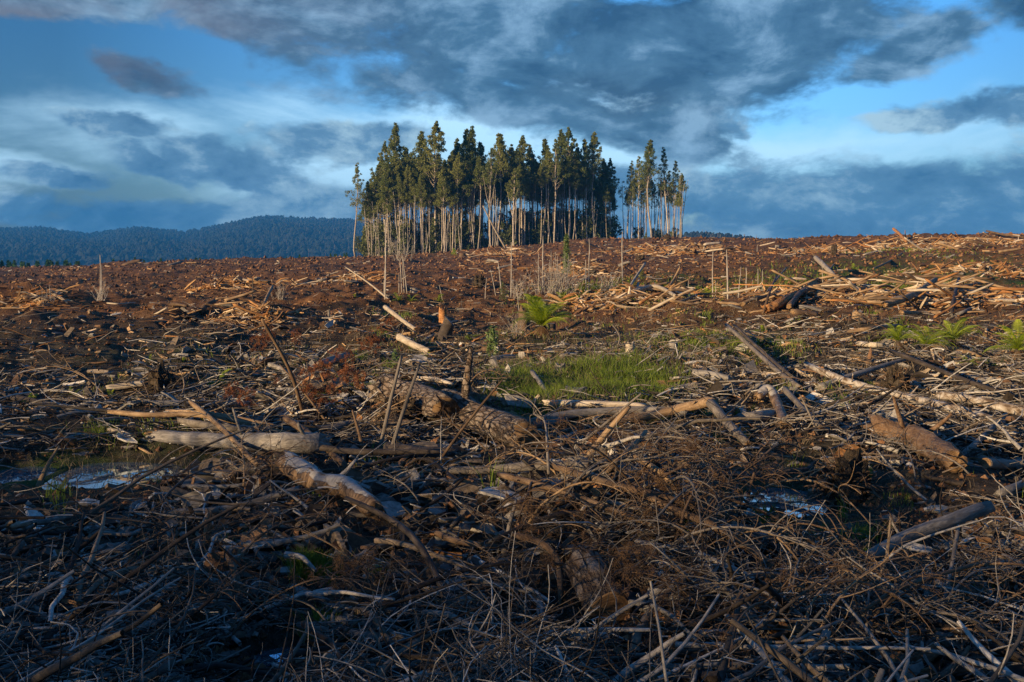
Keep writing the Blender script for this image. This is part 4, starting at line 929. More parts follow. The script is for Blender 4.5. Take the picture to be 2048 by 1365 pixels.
for i, (p, yb, yt, w, ln, lb) in enumerate(snags):
    B = hit(p, yb); T = at_depth(p + ln, yt, B.y); r = w * B.y / FPX / 2.7
    r_ = random.Random(i); L = (T - B).length
    mid = B.lerp(T, .5) + Vector((r_.uniform(-1, 1) * L * .012, 0, 0)); q2 = B.lerp(T, .8) + Vector((r_.uniform(-1, 1) * L * .012, 0, 0)); B.z -= .1
    mt = 'dark_branch' if 'dark broken' in lb else 'tan_wood' if 'tan dead' in lb else 'snag_wood'
    make_log([B, mid, q2, T], r, r * .45, mt, 'dead_sapling', lb, 'sapling', 'dead saplings left standing', px=(p, (yb + yt) / 2), rings=9, sides=7)
def twig_spray(seed, n=26, H=1.6, W=.5, matn='snag_wood', name='thicket'):
    r = np.random.default_rng(seed); g = Geo(); az = r.uniform(0, 6.3, n); el = r.uniform(.7, 1.5, n)
    st = np.stack([r.normal(0, W * .5, n), r.normal(0, W * .3, n), np.zeros(n)], -1)
    P = walk(n, 6, st, az, el, r.uniform(.4, 1, n) * H, r.normal(0, .6, n), r.normal(-.3, .5, n), .12, r); add_t(g, P, np.linspace(.012, .004, 6)[None].repeat(n, 0), 3, cap=False)
    k = n * 4; s = r.integers(0, n, k); j = r.integers(2, 5, k); P2 = walk(k, 4, P[s, j], r.uniform(0, 6.3, k), r.uniform(0, 1.2, k), r.uniform(.1, .4, k) * H * .6, r.normal(0, 1, k), r.normal(0, .5, k), .15, r)
    add_t(g, P2, np.linspace(.006, .002, 4)[None].repeat(k, 0), 3, cap=False)
    return g.mesh(name, [matn])
SPR = [twig_spray(i) for i in range(5)]
for i, (p, y, s, lb) in enumerate(((1090, 590, 2.2, 'grey leafless bush at the left foot of the white thicket'), (1112, 594, 2.6, 'dense grey leafless bush in the middle of the white thicket'), (1135, 590, 2.2, 'grey leafless bush at the right foot of the white thicket'),
   (801, 530, 1.5, 'wispy grey twig tuft crowning the leaning dead group'), (95, 612, 1.2, 'dry grey bush at the foot of the short left stem'), (200, 602, 1.2, 'dry brushy twigs at the foot of the lone left sapling'),
   (1040, 600, 1.7, 'dry olive-grey bush left of the white thicket'), (1215, 592, 1.6, 'dry bush under the leaning stem near the middle heap'), (1030, 670, .9, 'dry twig bush left of the tree fern'), (560, 600, 1., 'dry twig bush on the slope above the left heap'))):
    if 'crowning' in lb:
        B = at_depth(801, 522, hit(804, 588).y)
    else: B = hit(p, y)
    tag(obj('dry_bush', SPR[i % 5], loc=B, rot=(0, 0, i), scale=s * .42), lb, 'bush', 'leafless dry bushes', px=(p, y))

# ------------------------------------------------------------------ stumps, root balls, chunks
def stump(px, py, wpx, hpx, label, body='pine_bark', top='cut_wood', slope=0., roots=5, seed=0, flare=1.35, lean=(0, 0), jag=0.):
    B = hit(px, py); k = B.y / FPX; r = wpx * k / 2; h = hpx * k; rr = random.Random(seed + int(px))
    e = obj('tree_stump', None, loc=(B.x, B.y, B.z - .03), rot=(lean[0], lean[1], 0))
    g = Geo(); n = 20; rings = 8; V = []
    for i in range(rings):
        t = i / (rings - 1)
        for s in range(n):
            a = s * 2 * math.pi / n; f = 1 + (flare - 1) * (1 - t) ** 3 * (1 + .6 * math.sin(a * 5 + seed)); q = Vector((math.cos(a) * 1.5, math.sin(a) * 1.5, t * 2 + seed + px * .01))
            rad = r * f * (1 + .16 * mn.noise(q) + .10 * mn.noise(q * 3)); z = t * h
            if i == rings - 1: z += slope * r * math.cos(a) + jag * h * abs(mn.noise(Vector((math.cos(a) * 3, math.sin(a) * 3, seed)))) * 1.5
            V.append((rad * math.cos(a), rad * math.sin(a), z))
    idx = np.arange(rings * n).reshape(rings, n); q = np.stack([idx[:-1], np.roll(idx[:-1], -1, 1), np.roll(idx[1:], -1, 1), idx[1:]], -1).reshape(-1, 4)
    g.add(V, q); obj('bark', g.mesh('bark', [body]), e)
    top_v = V[-n:]; g = Geo(); c = (0, 0, sum(v[2] for v in top_v) / n - jag * h * .4)
    g.add([(v[0] * .985, v[1] * .985, v[2] - .001) for v in top_v] + [c], np.stack([np.arange(n), (np.arange(n) + 1) % n, np.full(n, n)], -1)); obj('cut_face', g.mesh('cut_face', [top]), e)
    for i in range(roots):
        a = i * 6.28 / roots + rr.uniform(-.4, .4); L = r * rr.uniform(1.1, 2.)
        me = log_mesh([Vector((math.cos(a) * r * .7, math.sin(a) * r * .7, h * .22)), Vector((math.cos(a) * (r + L * .5), math.sin(a) * (r + L * .5), h * .08)), Vector((math.cos(a + .2) * (r + L), math.sin(a + .2) * (r + L), -.05 * r - .02))], r * .26, r * .08, body, 6, 7, .2, seed=i + seed, name='root')
        obj('root', me, e)
    tag(e, label, 'stump', 'stumps left in the clearing', px=(px, py - hpx / 2)); return e
stump(885, 678, 24, 42, 'black-sided leaning stump with a sloping pale cut near centre', 'dark_branch', 'grey_wood', slope=-.5, seed=1, lean=(0, .35))
stump(886, 648, 16, 30, 'upright orange splintered stump behind the black leaning one', 'orange_wood', 'orange_wood', seed=2, roots=3, jag=.5)
stump(1048, 665, 22, 44, 'jagged grey-brown stump with sticks left of the tree fern', 'brown_branch', 'grey_wood', seed=3, jag=.6)
stump(828, 586, 15, 12, 'squat blue-grey stump on the bare soil left of centre', 'grey_wood', 'grey_wood', seed=4, roots=3)
stump(925, 516, 13, 9, 'small brown stump on the slope just before the gum plot', 'brown_branch', 'tan_wood', seed=5)
stump(1152, 796, 44, 24, 'low bleached stump standing in the grass patch', 'grey_wood', 'pale_wood', seed=6, jag=.3)
stump(1346, 698, 18, 16, 'small pale stump beyond the grass on the right', 'grey_wood', 'pale_wood', seed=7)
stump(1120, 748, 22, 22, 'blocky pale stump remnant above the grass patch', 'grey_wood', 'pale_wood', seed=8, jag=.4)
stump(1896, 1052, 40, 34, 'low round brown stump in the shade at lower right', 'brown_branch', 'tan_wood', seed=9)
stump(1630, 1004, 30, 32, 'small square-topped stump at the edge of the right pool', 'brown_branch', 'tan_wood', seed=10, roots=3)
stump(1715, 640, 20, 18, 'weathered stump under the right-hand heap', 'tan_wood', 'grey_wood', seed=11, jag=.3)
stump(78 + 580, 635, 5, 16, 'slim post-like stump left of the fallen white pole', 'grey_wood', 'pale_wood', seed=12, roots=0, flare=1.05)
stump(1102, 665, 18, 20, 'dark stump tucked right of the tree fern', 'dark_branch', 'grey_wood', seed=13)
stump(440, 848, 22, 26, 'orange-hearted rotten stump above the long grey log', 'orange_wood', 'orange_wood', seed=14, jag=.6, roots=3)
stump(1555, 498, 10, 8, 'tiny grey stump below the right skyline', 'grey_wood', 'grey_wood', seed=15, roots=2)
stump(1605, 505, 8, 8, 'tiny stump right of the other one below the skyline', 'grey_wood', 'pale_wood', seed=16, roots=2)
stump(480, 700, 26, 16, 'low dark stump on the lower left slope', 'dark_branch', 'grey_wood', seed=17)
stump(1620, 740, 24, 16, 'greyish stump left of the twig fork on the right', 'brown_branch', 'pale_wood', seed=18)
stump(975, 700, 22, 16, 'brown broken stump above the grass near centre', 'brown_branch', 'tan_wood', seed=19, jag=.4)
stump(1060, 722, 14, 20, 'orange splinter-topped stump above the grass patch', 'tan_wood', 'orange_wood', seed=20, jag=.7, roots=2)
stump(1260, 708, 18, 22, 'pale split stump above the right of the grass patch', 'pale_wood', 'pale_wood', seed=21, jag=.5)
stump(305, 690, 22, 10, 'low bluish stump on the brown left slope', 'grey_wood', 'grey_wood', seed=22)
# foreground sawn butt
def butt():
    B = hit(1205, 1262); k = B.y / FPX; A = B + Vector((.03, -.02, .10)); T = A + Vector((-.10, .36, .12))
    make_log([A, (A + T) / 2, T], 46 * k, 42 * k, 'pine_bark', 'sawn_butt', 'thick pine butt with a sawn brown face low in the middle', 'log', ends=('cut', 'broken'), rough=.12, px=(1210, 1215), rings=16, sides=24)
butt()
def root_ball(px, py, wpx, hpx, label, soilc='brown_branch', n=46, seed=0, name='root_ball'):
    r = np.random.default_rng(seed); B = hit(px, py); k = B.y / FPX; W = wpx * k; H = hpx * k
    e = obj(name, None, loc=(B.x, B.y, B.z - .05))
    g = Geo(); nu, nv = 26, 16; V = []
    for i in range(nv):
        for j in range(nu):
            th = math.pi * i / (nv - 1); ph = 2 * math.pi * j / nu; d = Vector((math.sin(th) * math.cos(ph), math.sin(th) * math.sin(ph), math.cos(th)))
            f = 1 + .5 * mn.noise(d * 1.7 + Vector((seed, 0, 0))) + .28 * mn.noise(d * 4.2) + .16 * mn.noise(d * 9)
            V.append((d.x * W * .42 * f, d.y * W * .35 * f, (d.z * .5 + .42) * H * f))
    idx = np.arange(nu * nv).reshape(nv, nu); q = np.stack([idx[:-1], idx[1:], np.roll(idx[1:], -1, 1), np.roll(idx[:-1], -1, 1)], -1).reshape(-1, 4); g.add(V, q)
    obj('soil_clod', g.mesh('soil_clod', ['soil'], False), e)
    g = Geo(); az = r.uniform(0, 6.3, n); el = r.uniform(-.4, 1.4, n); st = np.stack([np.sin(az) * np.cos(el) * W * .30, np.cos(az) * np.cos(el) * W * .25, H * .4 + np.sin(el) * H * .3], -1)
    P = walk(n, 6, st, az, el, r.uniform(.25, .6, n) * W, r.normal(0, 1.2, n), r.normal(-1.2, .8, n), .25, r); add_t(g, P, (r.uniform(.012, .035, (n, 1)) * W) * np.linspace(1, .3, 6)[None], 5)
    obj('roots', g.mesh('roots', [soilc]), e); tag(e, label, 'root ball', px=(px, py - hpx / 2)); return e
root_ball(322, 792, 62, 64, 'upturned root ball with clotted soil on the left', seed=1)
root_ball(958, 575, 26, 28, 'black upturned root plate on the red soil left of the thicket', 'dark_branch', seed=2)
root_ball(1688, 1010, 120, 110, 'big tangled root ball beside the right pool', seed=3, n=90)
root_ball(1790, 790, 60, 60, 'root ball under the twig fork right of the grass', seed=4, n=60)
root_ball(800, 850, 90, 70, 'fibrous bark and root mass between the two bark logs', seed=5, n=80)
root_ball(475, 985, 66, 50, 'pale clotted soil clump under the long grey log', seed=6)
root_ball(1765, 600, 22, 22, 'dark root ball in the middle of the right-hand heap', 'dark_branch', seed=7)
root_ball(1668, 580, 18, 20, 'small root ball below the raised pale log', 'dark_branch', seed=8)
root_ball(1800, 1080, 100, 50, 'earthy bark mound in the shade at lower right', seed=9)
root_ball(1280, 520, 18, 12, 'torn-up root mass on the slope right of the plot', seed=10)
root_ball(1185, 550, 14, 12, 'clump of upturned roots beside the tall white pole', seed=11)
root_ball(740, 690, 36, 26, 'dark root clump at the edge of the brown slope', 'dark_branch', seed=12)
root_ball(1335, 482, 14, 14, 'root heap breaking the skyline right of the clump', seed=13)
root_ball(1668, 510, 14, 22, 'twisted upright root mass on the right slope', seed=14)

# ------------------------------------------------------------------ ferns, leafy plants
def frond(seed, L=1., n=30, matn='fern_leaf', wid=.15):
    r = np.random.default_rng(seed); g = Geo(); t = np.linspace(0, 1, n)
    x = L * t * .9; z = L * (.62 * t - .62 * t ** 2.2); x = x - .15 * L * t ** 3
    P = np.stack([x, np.zeros(n), z], -1); add_t(g, P, np.linspace(.010, .002, n) * L, 3, cap=False)
    V = []; F = []
    for i in range(2, n):
        w = wid * L * math.sin(math.pi * min(.12 + t[i] * .92, 1)) ** .8 * r.uniform(.85, 1.1)
        for sg in (-1, 1):
            b = P[i]; tip = b + np.array([w * .35, sg * w, -w * .28]); h = L * .006
            k = len(V); V += [b - np.array([h, 0, 0]), b * .5 + tip * .5 - np.array([h * 1.1, 0, -w * .05]), tip, b * .5 + tip * .5 + np.array([h * 1.1, 0, w * .05]), b + np.array([h, 0, 0])]
            F += [(k, k + 1, k + 3, k + 4)]; F2 = (k + 1, k + 2, k + 3)
            V.append(tip); F.append((k + 1, k + 2, k + 5, k + 3))
    g.add(V, F); return g.mesh('frond', [matn], False)
FR = [frond(i) for i in range(4)]; FRD = [frond(9, matn='brown_needle')]
def fern(px, py, wpx, label, trunk_px=0, n=13, group=None, up=.55, dead=0, name='fern', cat='fern'):
    B = hit(px, py); k = B.y / FPX; L = wpx * k / (1.12 if py > 620 else .8); r = random.Random(int(px * 7 + py))
    e = obj(name, None, loc=B); h = trunk_px * k
    if trunk_px:
        me = log_mesh([Vector((0, 0, -.1)), Vector((.02 * L, 0, h * .5)), Vector((0, 0, h))], .075 * L, .06 * L, 'dark_branch', 10, 10, .35, seed=int(px), name='trunk'); obj('trunk', me, e)
    for i in range(n + dead):
        a = i * 2.4 + r.uniform(-.7, .7); q = r.uniform(-.5, up) if i < n else r.uniform(-1.5, -.9)
        me = FR[i % 4] if i < n else FRD[0]
        obj('frond', me, e, loc=(0, 0, h), rot=(r.uniform(-.3, .3), -q - (.25 if i < n else -.0), a), scale=L * r.uniform(.45, 1.15) * (1 if i < n else .7))
    tag(e, label, cat, group, px=(px, py - wpx * .3)); return e
GF = 'ferns growing in the clearing'
for a in ((1084, 668, 104, 'large bright tree fern on a short brown trunk near the middle', 16, 56, None, .85, 10),
 (1796, 700, 70, 'leftmost of three bright ferns on dark trunks at right', 18, 28, GF, .8, 5), (1853, 712, 80, 'middle one of three ferns on dark trunks at right', 20, 32, GF, .5, 6), (1905, 700, 84, 'rightmost and yellowest of three trunked ferns at right', 20, 32, GF, .7, 5),
 (2034, 722, 92, 'tall fern cut by the right edge of the picture', 22, 34, GF, .9, 6), (1938, 730, 44, 'small low fern between the trunked trio and the edge fern', 0, 9, GF, .5, 0),
 (1462, 702, 44, 'left fern of the pair behind the silvery bough', 0, 9, GF, .9, 0), (1488, 700, 48, 'right fern of the pair behind the silvery bough', 0, 10, GF, .9, 0), (1526, 668, 42, 'fern on the bare soil right of the silvery bough', 0, 12, GF, .7, 0),
 (1424, 625, 12, 'tiny fern at the edge of the bank above the bough', 0, 7, GF, .9, 0), (1625, 655, 16, 'small upright fern on the soil below the heap', 0, 8, GF, .9, 0), (1733, 690, 22, 'low fern left of the trunked trio', 0, 8, GF, .6, 0),
 (432, 772, 66, 'bright fern clump right of the left root ball', 0, 14, GF, .8, 0), (60, 812, 52, 'dull green fern near the left edge', 0, 9, GF, .9, 0), (222, 798, 34, 'small dull fern by the sawn yellowish log', 0, 8, GF, .7, 0), (145, 790, 36, 'faint green fern above the grey log at left', 0, 8, GF, .7, 0),
 (300, 722, 22, 'tiny fern above the left root ball', 0, 7, GF, .9, 0), (480, 780, 28, 'small fern right of the bright left clump', 0, 8, GF, .9, 0), (365, 726, 22, 'tiny yellow-green fern on the brown slope', 0, 7, GF, .9, 0),
 (798, 602, 26, 'left fern of the low pair below the leaning dead group', 0, 11, GF, .8, 0), (822, 603, 22, 'right fern of the low pair below the leaning dead group', 0, 10, GF, .8, 0), (876, 604, 26, 'low fern on the soil between the stump and the root plate', 0, 11, GF, .6, 0), (710, 595, 12, 'tiny fern left of the tallest dead sapling', 0, 8, GF, .9, 0),
 (940, 680, 44, 'yellow-green fern between the black stump and the tree fern', 0, 10, GF, .8, 0), (1165, 585, 30, 'fern at the foot of the tall white pole', 0, 12, GF, .7, 0), (1190, 582, 28, 'fern just right of the tall white pole', 0, 12, GF, .8, 0), (1125, 598, 28, 'fern under the white thicket', 0, 12, GF, .5, 0),
 (1262, 578, 26, 'fern behind the propped blue-white log', 0, 12, GF, .6, 0), (1300, 586, 24, 'fern right of the propped blue-white log', 0, 12, GF, .6, 0), (1326, 586, 24, 'fern beside the short white post-like stem', 0, 12, GF, .6, 0), (1385, 582, 26, 'fern in the hollow left of the thick pole pair', 0, 12, GF, .6, 0),
 (1412, 592, 34, 'big round fern left of the straight white pole', 0, 14, GF, .9, 0), (1470, 590, 30, 'fern between the crooked pole and the leaning one', 0, 13, GF, .9, 0), (1440, 606, 16, 'low fern in front of the straight white pole', 0, 8, GF, .6, 0), (1580, 566, 26, 'fern in the hollow above the rotten orange log', 0, 12, GF, .7, 0),
 (1600, 562, 24, 'fern just right of the one above the orange log', 0, 12, GF, .7, 0), (1708, 542, 18, 'fern on the slope left of the long thin pole', 0, 10, GF, .7, 0), (1750, 530, 16, 'small fern under the long thin pole on the slope', 0, 9, GF, .7, 0), (1755, 578, 24, 'fern behind the heap crest', 0, 12, GF, .7, 0), (1780, 582, 24, 'fern right behind the level tan log of the heap', 0, 12, GF, .6, 0),
 (1880, 572, 24, 'fern behind the right end of the heap', 0, 11, GF, .7, 0), (1940, 530, 14, 'small fern high on the right slope', 0, 9, GF, .7, 0), (1990, 552, 20, 'fern on the slope near the right edge', 0, 10, GF, .7, 0), (1176, 700, 20, 'small fern beyond the grass patch', 0, 7, GF, .9, 0), (1918, 1180, 42, 'upright green fern frond cluster in the shade at lower right', 0, 4, GF, 1.1, 0), (570, 728, 20, 'small fern by the rusty needles', 0, 7, GF, .9, 0), (850, 720, 26, 'small yellow-green fern above the short bark log', 0, 8, GF, .9, 0)):
    fern(a[0], a[1], a[2], a[3], a[4], a[5], a[6], a[7], a[8], name='tree_fern' if a[4] else 'fern')
def leafy_sapling(px, yb, yt, wpx, matn, label, size=.05, n=40, per=26, name='sapling', cat='sapling', seed=0):
    B = hit(px, yb); k = B.y / FPX; H = (yb - yt) * k; W = wpx * k / 2; r = np.random.default_rng(seed)
    e = obj(name, None, loc=B); t = Geo(); P = np.array([[0, 0, -.05], [.02 * H, 0, H * .5], [0, 0, H]]); add_t(t, P, np.array([.018, .012, .004]) * H * .8, 5)
    f = np.linspace(.22, .98, n); a = np.arange(n) * 2.4; w = W * (1.05 - f) ** .6 * r.uniform(.3, 1, n); C = np.stack([np.cos(a) * w, np.sin(a) * w, f * H], -1)
    for i in range(0, n, 2): add_t(t, np.stack([[0, 0, max(f[i] - .06, .05) * H], C[i]]), [.004 * H, .001 * H], 3, cap=False)
    g = Geo(); leaves(C, np.full(n, W * .32), per, size * H, r, g, asp=.22); obj('stem', t.mesh('stem', ['brown_branch']), e); obj('foliage', g.mesh('foliage', [matn], False), e); tag(e, label, cat, px=(px, (yb + yt) / 2))
leafy_sapling(1133, 566, 468, 20, 'pale_leaf', 'slender feathery green wattle rising right of the white thicket', .035, 60, 30, seed=1)
leafy_sapling(985, 722, 655, 34, 'pale_leaf', 'pale grey-green leafy seedling above the grass patch', .10, 30, 14, seed=2)
leafy_sapling(1283, 566, 534, 14, 'shrub_leaf', 'small dark olive shrub alone on the red slope', .07, 30, 24, seed=3)
leafy_sapling(1006, 610, 566, 22, 'shrub_leaf', 'scraggy dark-green sapling left of the tree fern', .07, 26, 12, seed=4)
leafy_sapling(790, 745, 700, 26, 'pale_leaf', 'thin yellow-green seedling above the upright sticks', .10, 22, 10, seed=5)
leafy_sapling(908, 512, 498, 12, 'fern_leaf', 'small bright bush at the foot of the gum plot', .16, 20, 14, seed=6)
leafy_sapling(716, 510, 470, 26, 'shrub_leaf', 'dark spreading bush at the left foot of the plot', .06, 30, 24, seed=7)
leafy_sapling(1292, 480, 466, 9, 'shrub_leaf', 'small green bush at the foot of the right-hand clump', .1, 20, 18, seed=8)

# ------------------------------------------------------------------ branches with twigs
def branch_mesh(seed, L=1., kind='arch', matn='brown_branch', side=9, sub=2, needles=None, r0=.011):
    r = np.random.default_rng(seed); g = Geo(); K = 12
    up = {'arch': .75, 'flat': .12, 'crook': .3, 'spray': .5}[kind]; dr = {'arch': -1.5, 'flat': -.1, 'crook': -.4, 'spray': -.3}[kind]
    P = walk(1, K, np.zeros((1, 3)), np.array([0.]), np.array([up]), np.array([L]), np.array([r.normal(0, .5)]), np.array([dr]), .07 if kind != 'crook' else .22, r)
    add_t(g, P, (r0 * np.linspace(1, .35, K))[None], 7)
    n = side; j = np.sort(r.integers(2, K, n)); s = np.where(np.arange(n) % 2, 1, -1)
    az = s * r.uniform(.4, 1.3, n); el = r.uniform(-.1, .9, n); LL = L * r.uniform(.25, .62, n) * (1.1 - j / K * .5)
    P2 = walk(n, 9, P[0, j], az, el, LL, r.normal(0, .9, n) - s * .5, r.normal(-1.3, .7, n) if kind in ('arch', 'spray') else r.normal(-.4, .5, n), .10, r)
    add_t(g, P2, (r0 * r.uniform(.35, .5, (n, 1))) * np.linspace(1, .4, 9)[None], 5)
    tips = [P2[:, -1]]
    if sub:
        k = n * sub; i = r.integers(0, n, k); jj = r.integers(2, 8, k)
        P3 = walk(k, 6, P2[i, jj], r.uniform(0, 6.3, k), r.uniform(-.1, 1., k), L * r.uniform(.08, .26, k), r.normal(0, 1.6, k), r.normal(-1., 1, k), .12, r)
        add_t(g, P3, (r0 * r.uniform(.18, .28, (k, 1))) * np.linspace(1, .5, 6)[None], 4, cap=False); tips.append(P3[:, -1])
    mats = [matn]
    if needles:
        C = np.concatenate(tips); per = 46; m = len(C) * per; c = np.repeat(C, per, 0)
        u = norm(r.normal(size=(m, 3)) + np.array([0, 0, -.5])) * L * .055 * r.uniform(.6, 1.3, (m, 1)); w = norm(np.cross(u, r.normal(size=(m, 3)))) * (.0045 if needles == 'rust_needle' else .0022) * L
        c = c + r.normal(0, .022 * L, (m, 3)); V = np.stack([c - w, c + w, c + u], 1).reshape(-1, 3); g.add(V, np.arange(m * 3).reshape(m, 3), 1); mats.append(needles)
    me = g.mesh('branch', mats); return me
ADJ = {'arch': 'arching', 'flat': 'low flat', 'crook': 'crooked', 'spray': 'bushy'}
CLR = {'brown_branch': 'brown', 'grey_branch': 'grey', 'dark_branch': 'blackish', 'tan_wood': 'tan'}
BR = []
for i in range(40):
    kd = ['arch', 'flat', 'crook', 'spray', 'arch'][i % 5]; mt = ['brown_branch', 'grey_branch', 'brown_branch', 'tan_wood', 'grey_branch', 'brown_branch', 'dark_branch'][i % 7]
    BR.append((branch_mesh(100 + i, 1., kd, mt, side=[7, 5, 6, 12, 9][i % 5], sub=[2, 1, 1, 3, 2][i % 5]), kd, mt))
LAND = [('left pool', 215, 935), ('long grey log', 480, 915), ('bent peeling log', 660, 1010), ('big bark log', 970, 870), ('tall upright sticks', 785, 820), ('grass patch', 1130, 790), ('rusty needles', 555, 800), ('left root ball', 322, 760),
 ('hooked bark log', 1540, 830), ('lichen-spotted log', 1820, 815), ('stout rotting log', 1830, 920), ('right pool', 1566, 985), ('tangled root ball', 1690, 960), ('clean grey log', 1850, 1150), ('sawn pine butt', 1210, 1220), ('twig heap', 1250, 1070),
 ('dark level log', 1030, 975), ('weathered plank piece', 640, 1225), ('green tussock', 605, 1140), ('crooked dark limb', 830, 1200), ('bottom left log', 230, 1290), ('tiny pool', 565, 1270), ('white-patched log', 1140, 1300), ('grassy reeds', 970, 1020),
 ('bottom right corner', 1960, 1330), ('bottom left corner', 60, 1330), ('grey bark pole', 470, 1040), ('pointed splinter', 95, 935), ('round brown stump', 1896, 1035), ('leaning tan plank', 1205, 880), ('blackish bough', 1930, 780),
 ('silvery bough', 1530, 740), ('black leaning stump', 885, 650), ('tree fern', 1085, 625), ('trunked ferns', 1850, 670), ('right-hand heap', 1800, 600), ('middle heap', 1290, 600), ('left heap', 500, 630), ('edge fern', 2030, 690),
 ('white thicket', 1105, 560), ('grey stump', 828, 580), ('lone left sapling', 201, 560), ('gum plot', 1000, 500), ('right skyline', 1800, 485), ('left skyline', 400, 528), ('thick pole pair', 1440, 550), ('brown left slope', 150, 680), ('fallen white pole', 740, 570), ('dark left bank', 60, 600), ('green hollow', 1700, 550), ('right slope', 1900, 520), ('bare soil slope', 1330, 545)]
def where(px, py):
    b = min(LAND, key=lambda l: abs(l[1] - px) + 1.8 * abs(l[2] - py)); dx = px - b[1]; dy = py - b[2]
    if abs(dx) > 1.6 * abs(dy): s = 'right of' if dx > 0 else 'left of'
    else: s = 'in front of' if dy > 0 else 'behind'
    return f'{s} the {b[0]}'
def put_branch(px, py, Lpx, idx=None, rz=None, tilt=None, lift=0., label=None):
    B = hit(px, py); A_ = np.array(AVOID)
    if np.min(np.hypot(A_[:, 0] - B.x, A_[:, 1] - B.y) - A_[:, 2]) < .16 and random.random() < .8: return
    me, kd, mt = BR[random.randrange(len(BR)) if idx is None else idx]; L = Lpx * B.y / FPX
    o = obj('dead_branch', me, loc=(B.x, B.y, B.z + .02 + lift), rot=(random.uniform(-.25, .25), random.uniform(-.25, .25) if tilt is None else tilt, random.uniform(0, 6.28) if rz is None else rz), scale=L)
    sz = 'long' if Lpx > 230 else 'short' if Lpx < 130 else 'leafless'
    tag(o, label or f'{sz} {ADJ[kd]} {CLR[mt]} branch {where(px, py)}', 'branch', 'dead branches strewn over the foreground', px=(px, py)); return o
# the central heap and the arching sprays at bottom right and bottom left
ar = [i for i, b in enumerate(BR) if b[1] == 'arch' and b[2] in ('brown_branch', 'tan_wood', 'grey_branch')]
for i in range(34):
    a = random.uniform(-1, 1); put_branch(1290 + 260 * a, 1070 + random.uniform(-60, 90), random.uniform(190, 330), random.choice(ar), lift=random.uniform(.05, .28))
for i in range(26): put_branch(random.uniform(1560, 2030), random.uniform(1210, 1360), random.uniform(240, 420), random.choice(ar), lift=random.uniform(0, .15))
for i in range(12): put_branch(random.uniform(350, 720), random.uniform(1180, 1350), random.uniform(200, 330), random.choice(ar), lift=random.uniform(0, .12))
for i in range(208):
    py = 745 + (1400 - 745) * random.random() ** .8; px = random.uniform(-60, 2110)
    if any(((px - a) / c) ** 2 + ((py - b) / d) ** 2 < 1 for a, b, c, d in ((215, 955, 150, 75), (10, 960, 80, 60), (1566, 1010, 90, 80), (1150, 790, 200, 60), (565, 1290, 70, 60), (1210, 1240, 110, 100), (1850, 1165, 130, 60), (600, 1150, 60, 40), (975, 1040, 50, 40), (960, 880, 110, 40))): continue
    put_branch(px, py, random.uniform(110, 300) * (.55 + .45 * (py - 745) / 600), lift=random.uniform(0, .10))
# rusty needle boughs
RB = [branch_mesh(300 + i, 1., 'spray', 'dark_branch', 11, 3, 'rust_needle') for i in range(3)]
for i, (px, py, L, lb) in enumerate(((500, 725, 90, 'topmost rusty-needled dead bough beside the leaning stick'), (545, 790, 130, 'dense rusty-needled dead bough at the heart of the rusty patch'), (575, 845, 120, 'lowest rusty-needled dead bough touching the slanting branch'), (520, 845, 110, 'rusty-needled dead bough left of the lowest one'),
   (680, 790, 120, 'rusty-needled dead bough left of the tall upright sticks'), (700, 735, 90, 'small rusty bough above the tall upright sticks'), (670, 840, 90, 'rusty bough low beside the tall upright sticks'), (740, 680, 60, 'faded rusty bough on the far edge of the brown slope'), (740, 760, 90, 'rusty bough behind the left upright stick'), (590, 715, 60, 'small rusty tuft right of the leaning stick'))):
    B = hit(px, py); tag(obj('needled_bough', RB[i % 3], loc=B + Vector((0, 0, .14)), rot=(random.uniform(.0, .4), -.2, random.uniform(0, 6.3)), scale=L * .78 * B.y / FPX), lb, 'branch', 'boughs with dead orange needles', px=(px, py))
NB = [branch_mesh(320 + i, 1., 'arch', 'brown_branch', 8, 2, 'brown_needle') for i in range(3)]
for i in range(16):
    px, py = random.choice(((1300, 1010), (1330, 970), (1560, 1130), (1400, 1180), (1300, 1190), (1450, 1260), (860, 1200), (820, 1260), (1680, 1330), (1950, 1170), (1250, 1130))); px += random.uniform(-50, 50); py += random.uniform(-30, 30)
    B = hit(px, py); tag(obj('needled_branch', NB[i % 3], loc=B + Vector((0, 0, .1)), rot=(random.uniform(-.3, .3), 0, random.uniform(0, 6.3)), scale=random.uniform(150, 260) * B.y / FPX), f'brown-needled pine branch {where(px, py)}', 'branch', 'branches with brown dead needles', px=(px, py))
# pine cones
def cone_mesh():
    g = Geo(); n = 120; V = []; F = []
    for i in range(n):
        f = i / (n - 1); z = -.5 + f; rad = .36 * math.sin(math.pi * (.10 + .86 * f)) ** .75 * (1.12 - .35 * f); a = i * 2.39996
        c, s = math.cos(a), math.sin(a); R_ = np.array([c, s, 0.]); T_ = np.array([-s, c, 0.]); w = .085 * (1.25 - f * .7); b = np.array([0, 0, z])
        p = [b + R_ * rad * .45 - T_ * w * .5, b + R_ * rad * .45 + T_ * w * .5, b + R_ * rad * 1.0 + T_ * w + np.array([0, 0, .05]), b + R_ * (rad + .035) + np.array([0, 0, .075]), b + R_ * rad * 1.0 - T_ * w + np.array([0, 0, .05]), b + R_ * rad * .98 + np.array([0, 0, -.015])]
        k = len(V); V += p; F += [(k, k + 5, k + 4, k + 4), (k, k + 1, k + 5, k + 5), (k + 1, k + 2, k + 5, k + 5), (k + 5, k + 2, k + 3, k + 4), (k, k + 4, k + 2, k + 1)]
    Q = [f for f in F if len(set(f)) == 4]; T3 = [tuple(dict.fromkeys(f)) for f in F if len(set(f)) == 3]
    off = g.n; g.add(V, Q); g.f.append((np.array(T3), 0, None)); return g.mesh('pine_cone', ['grey_branch'], False)
CM = cone_mesh()
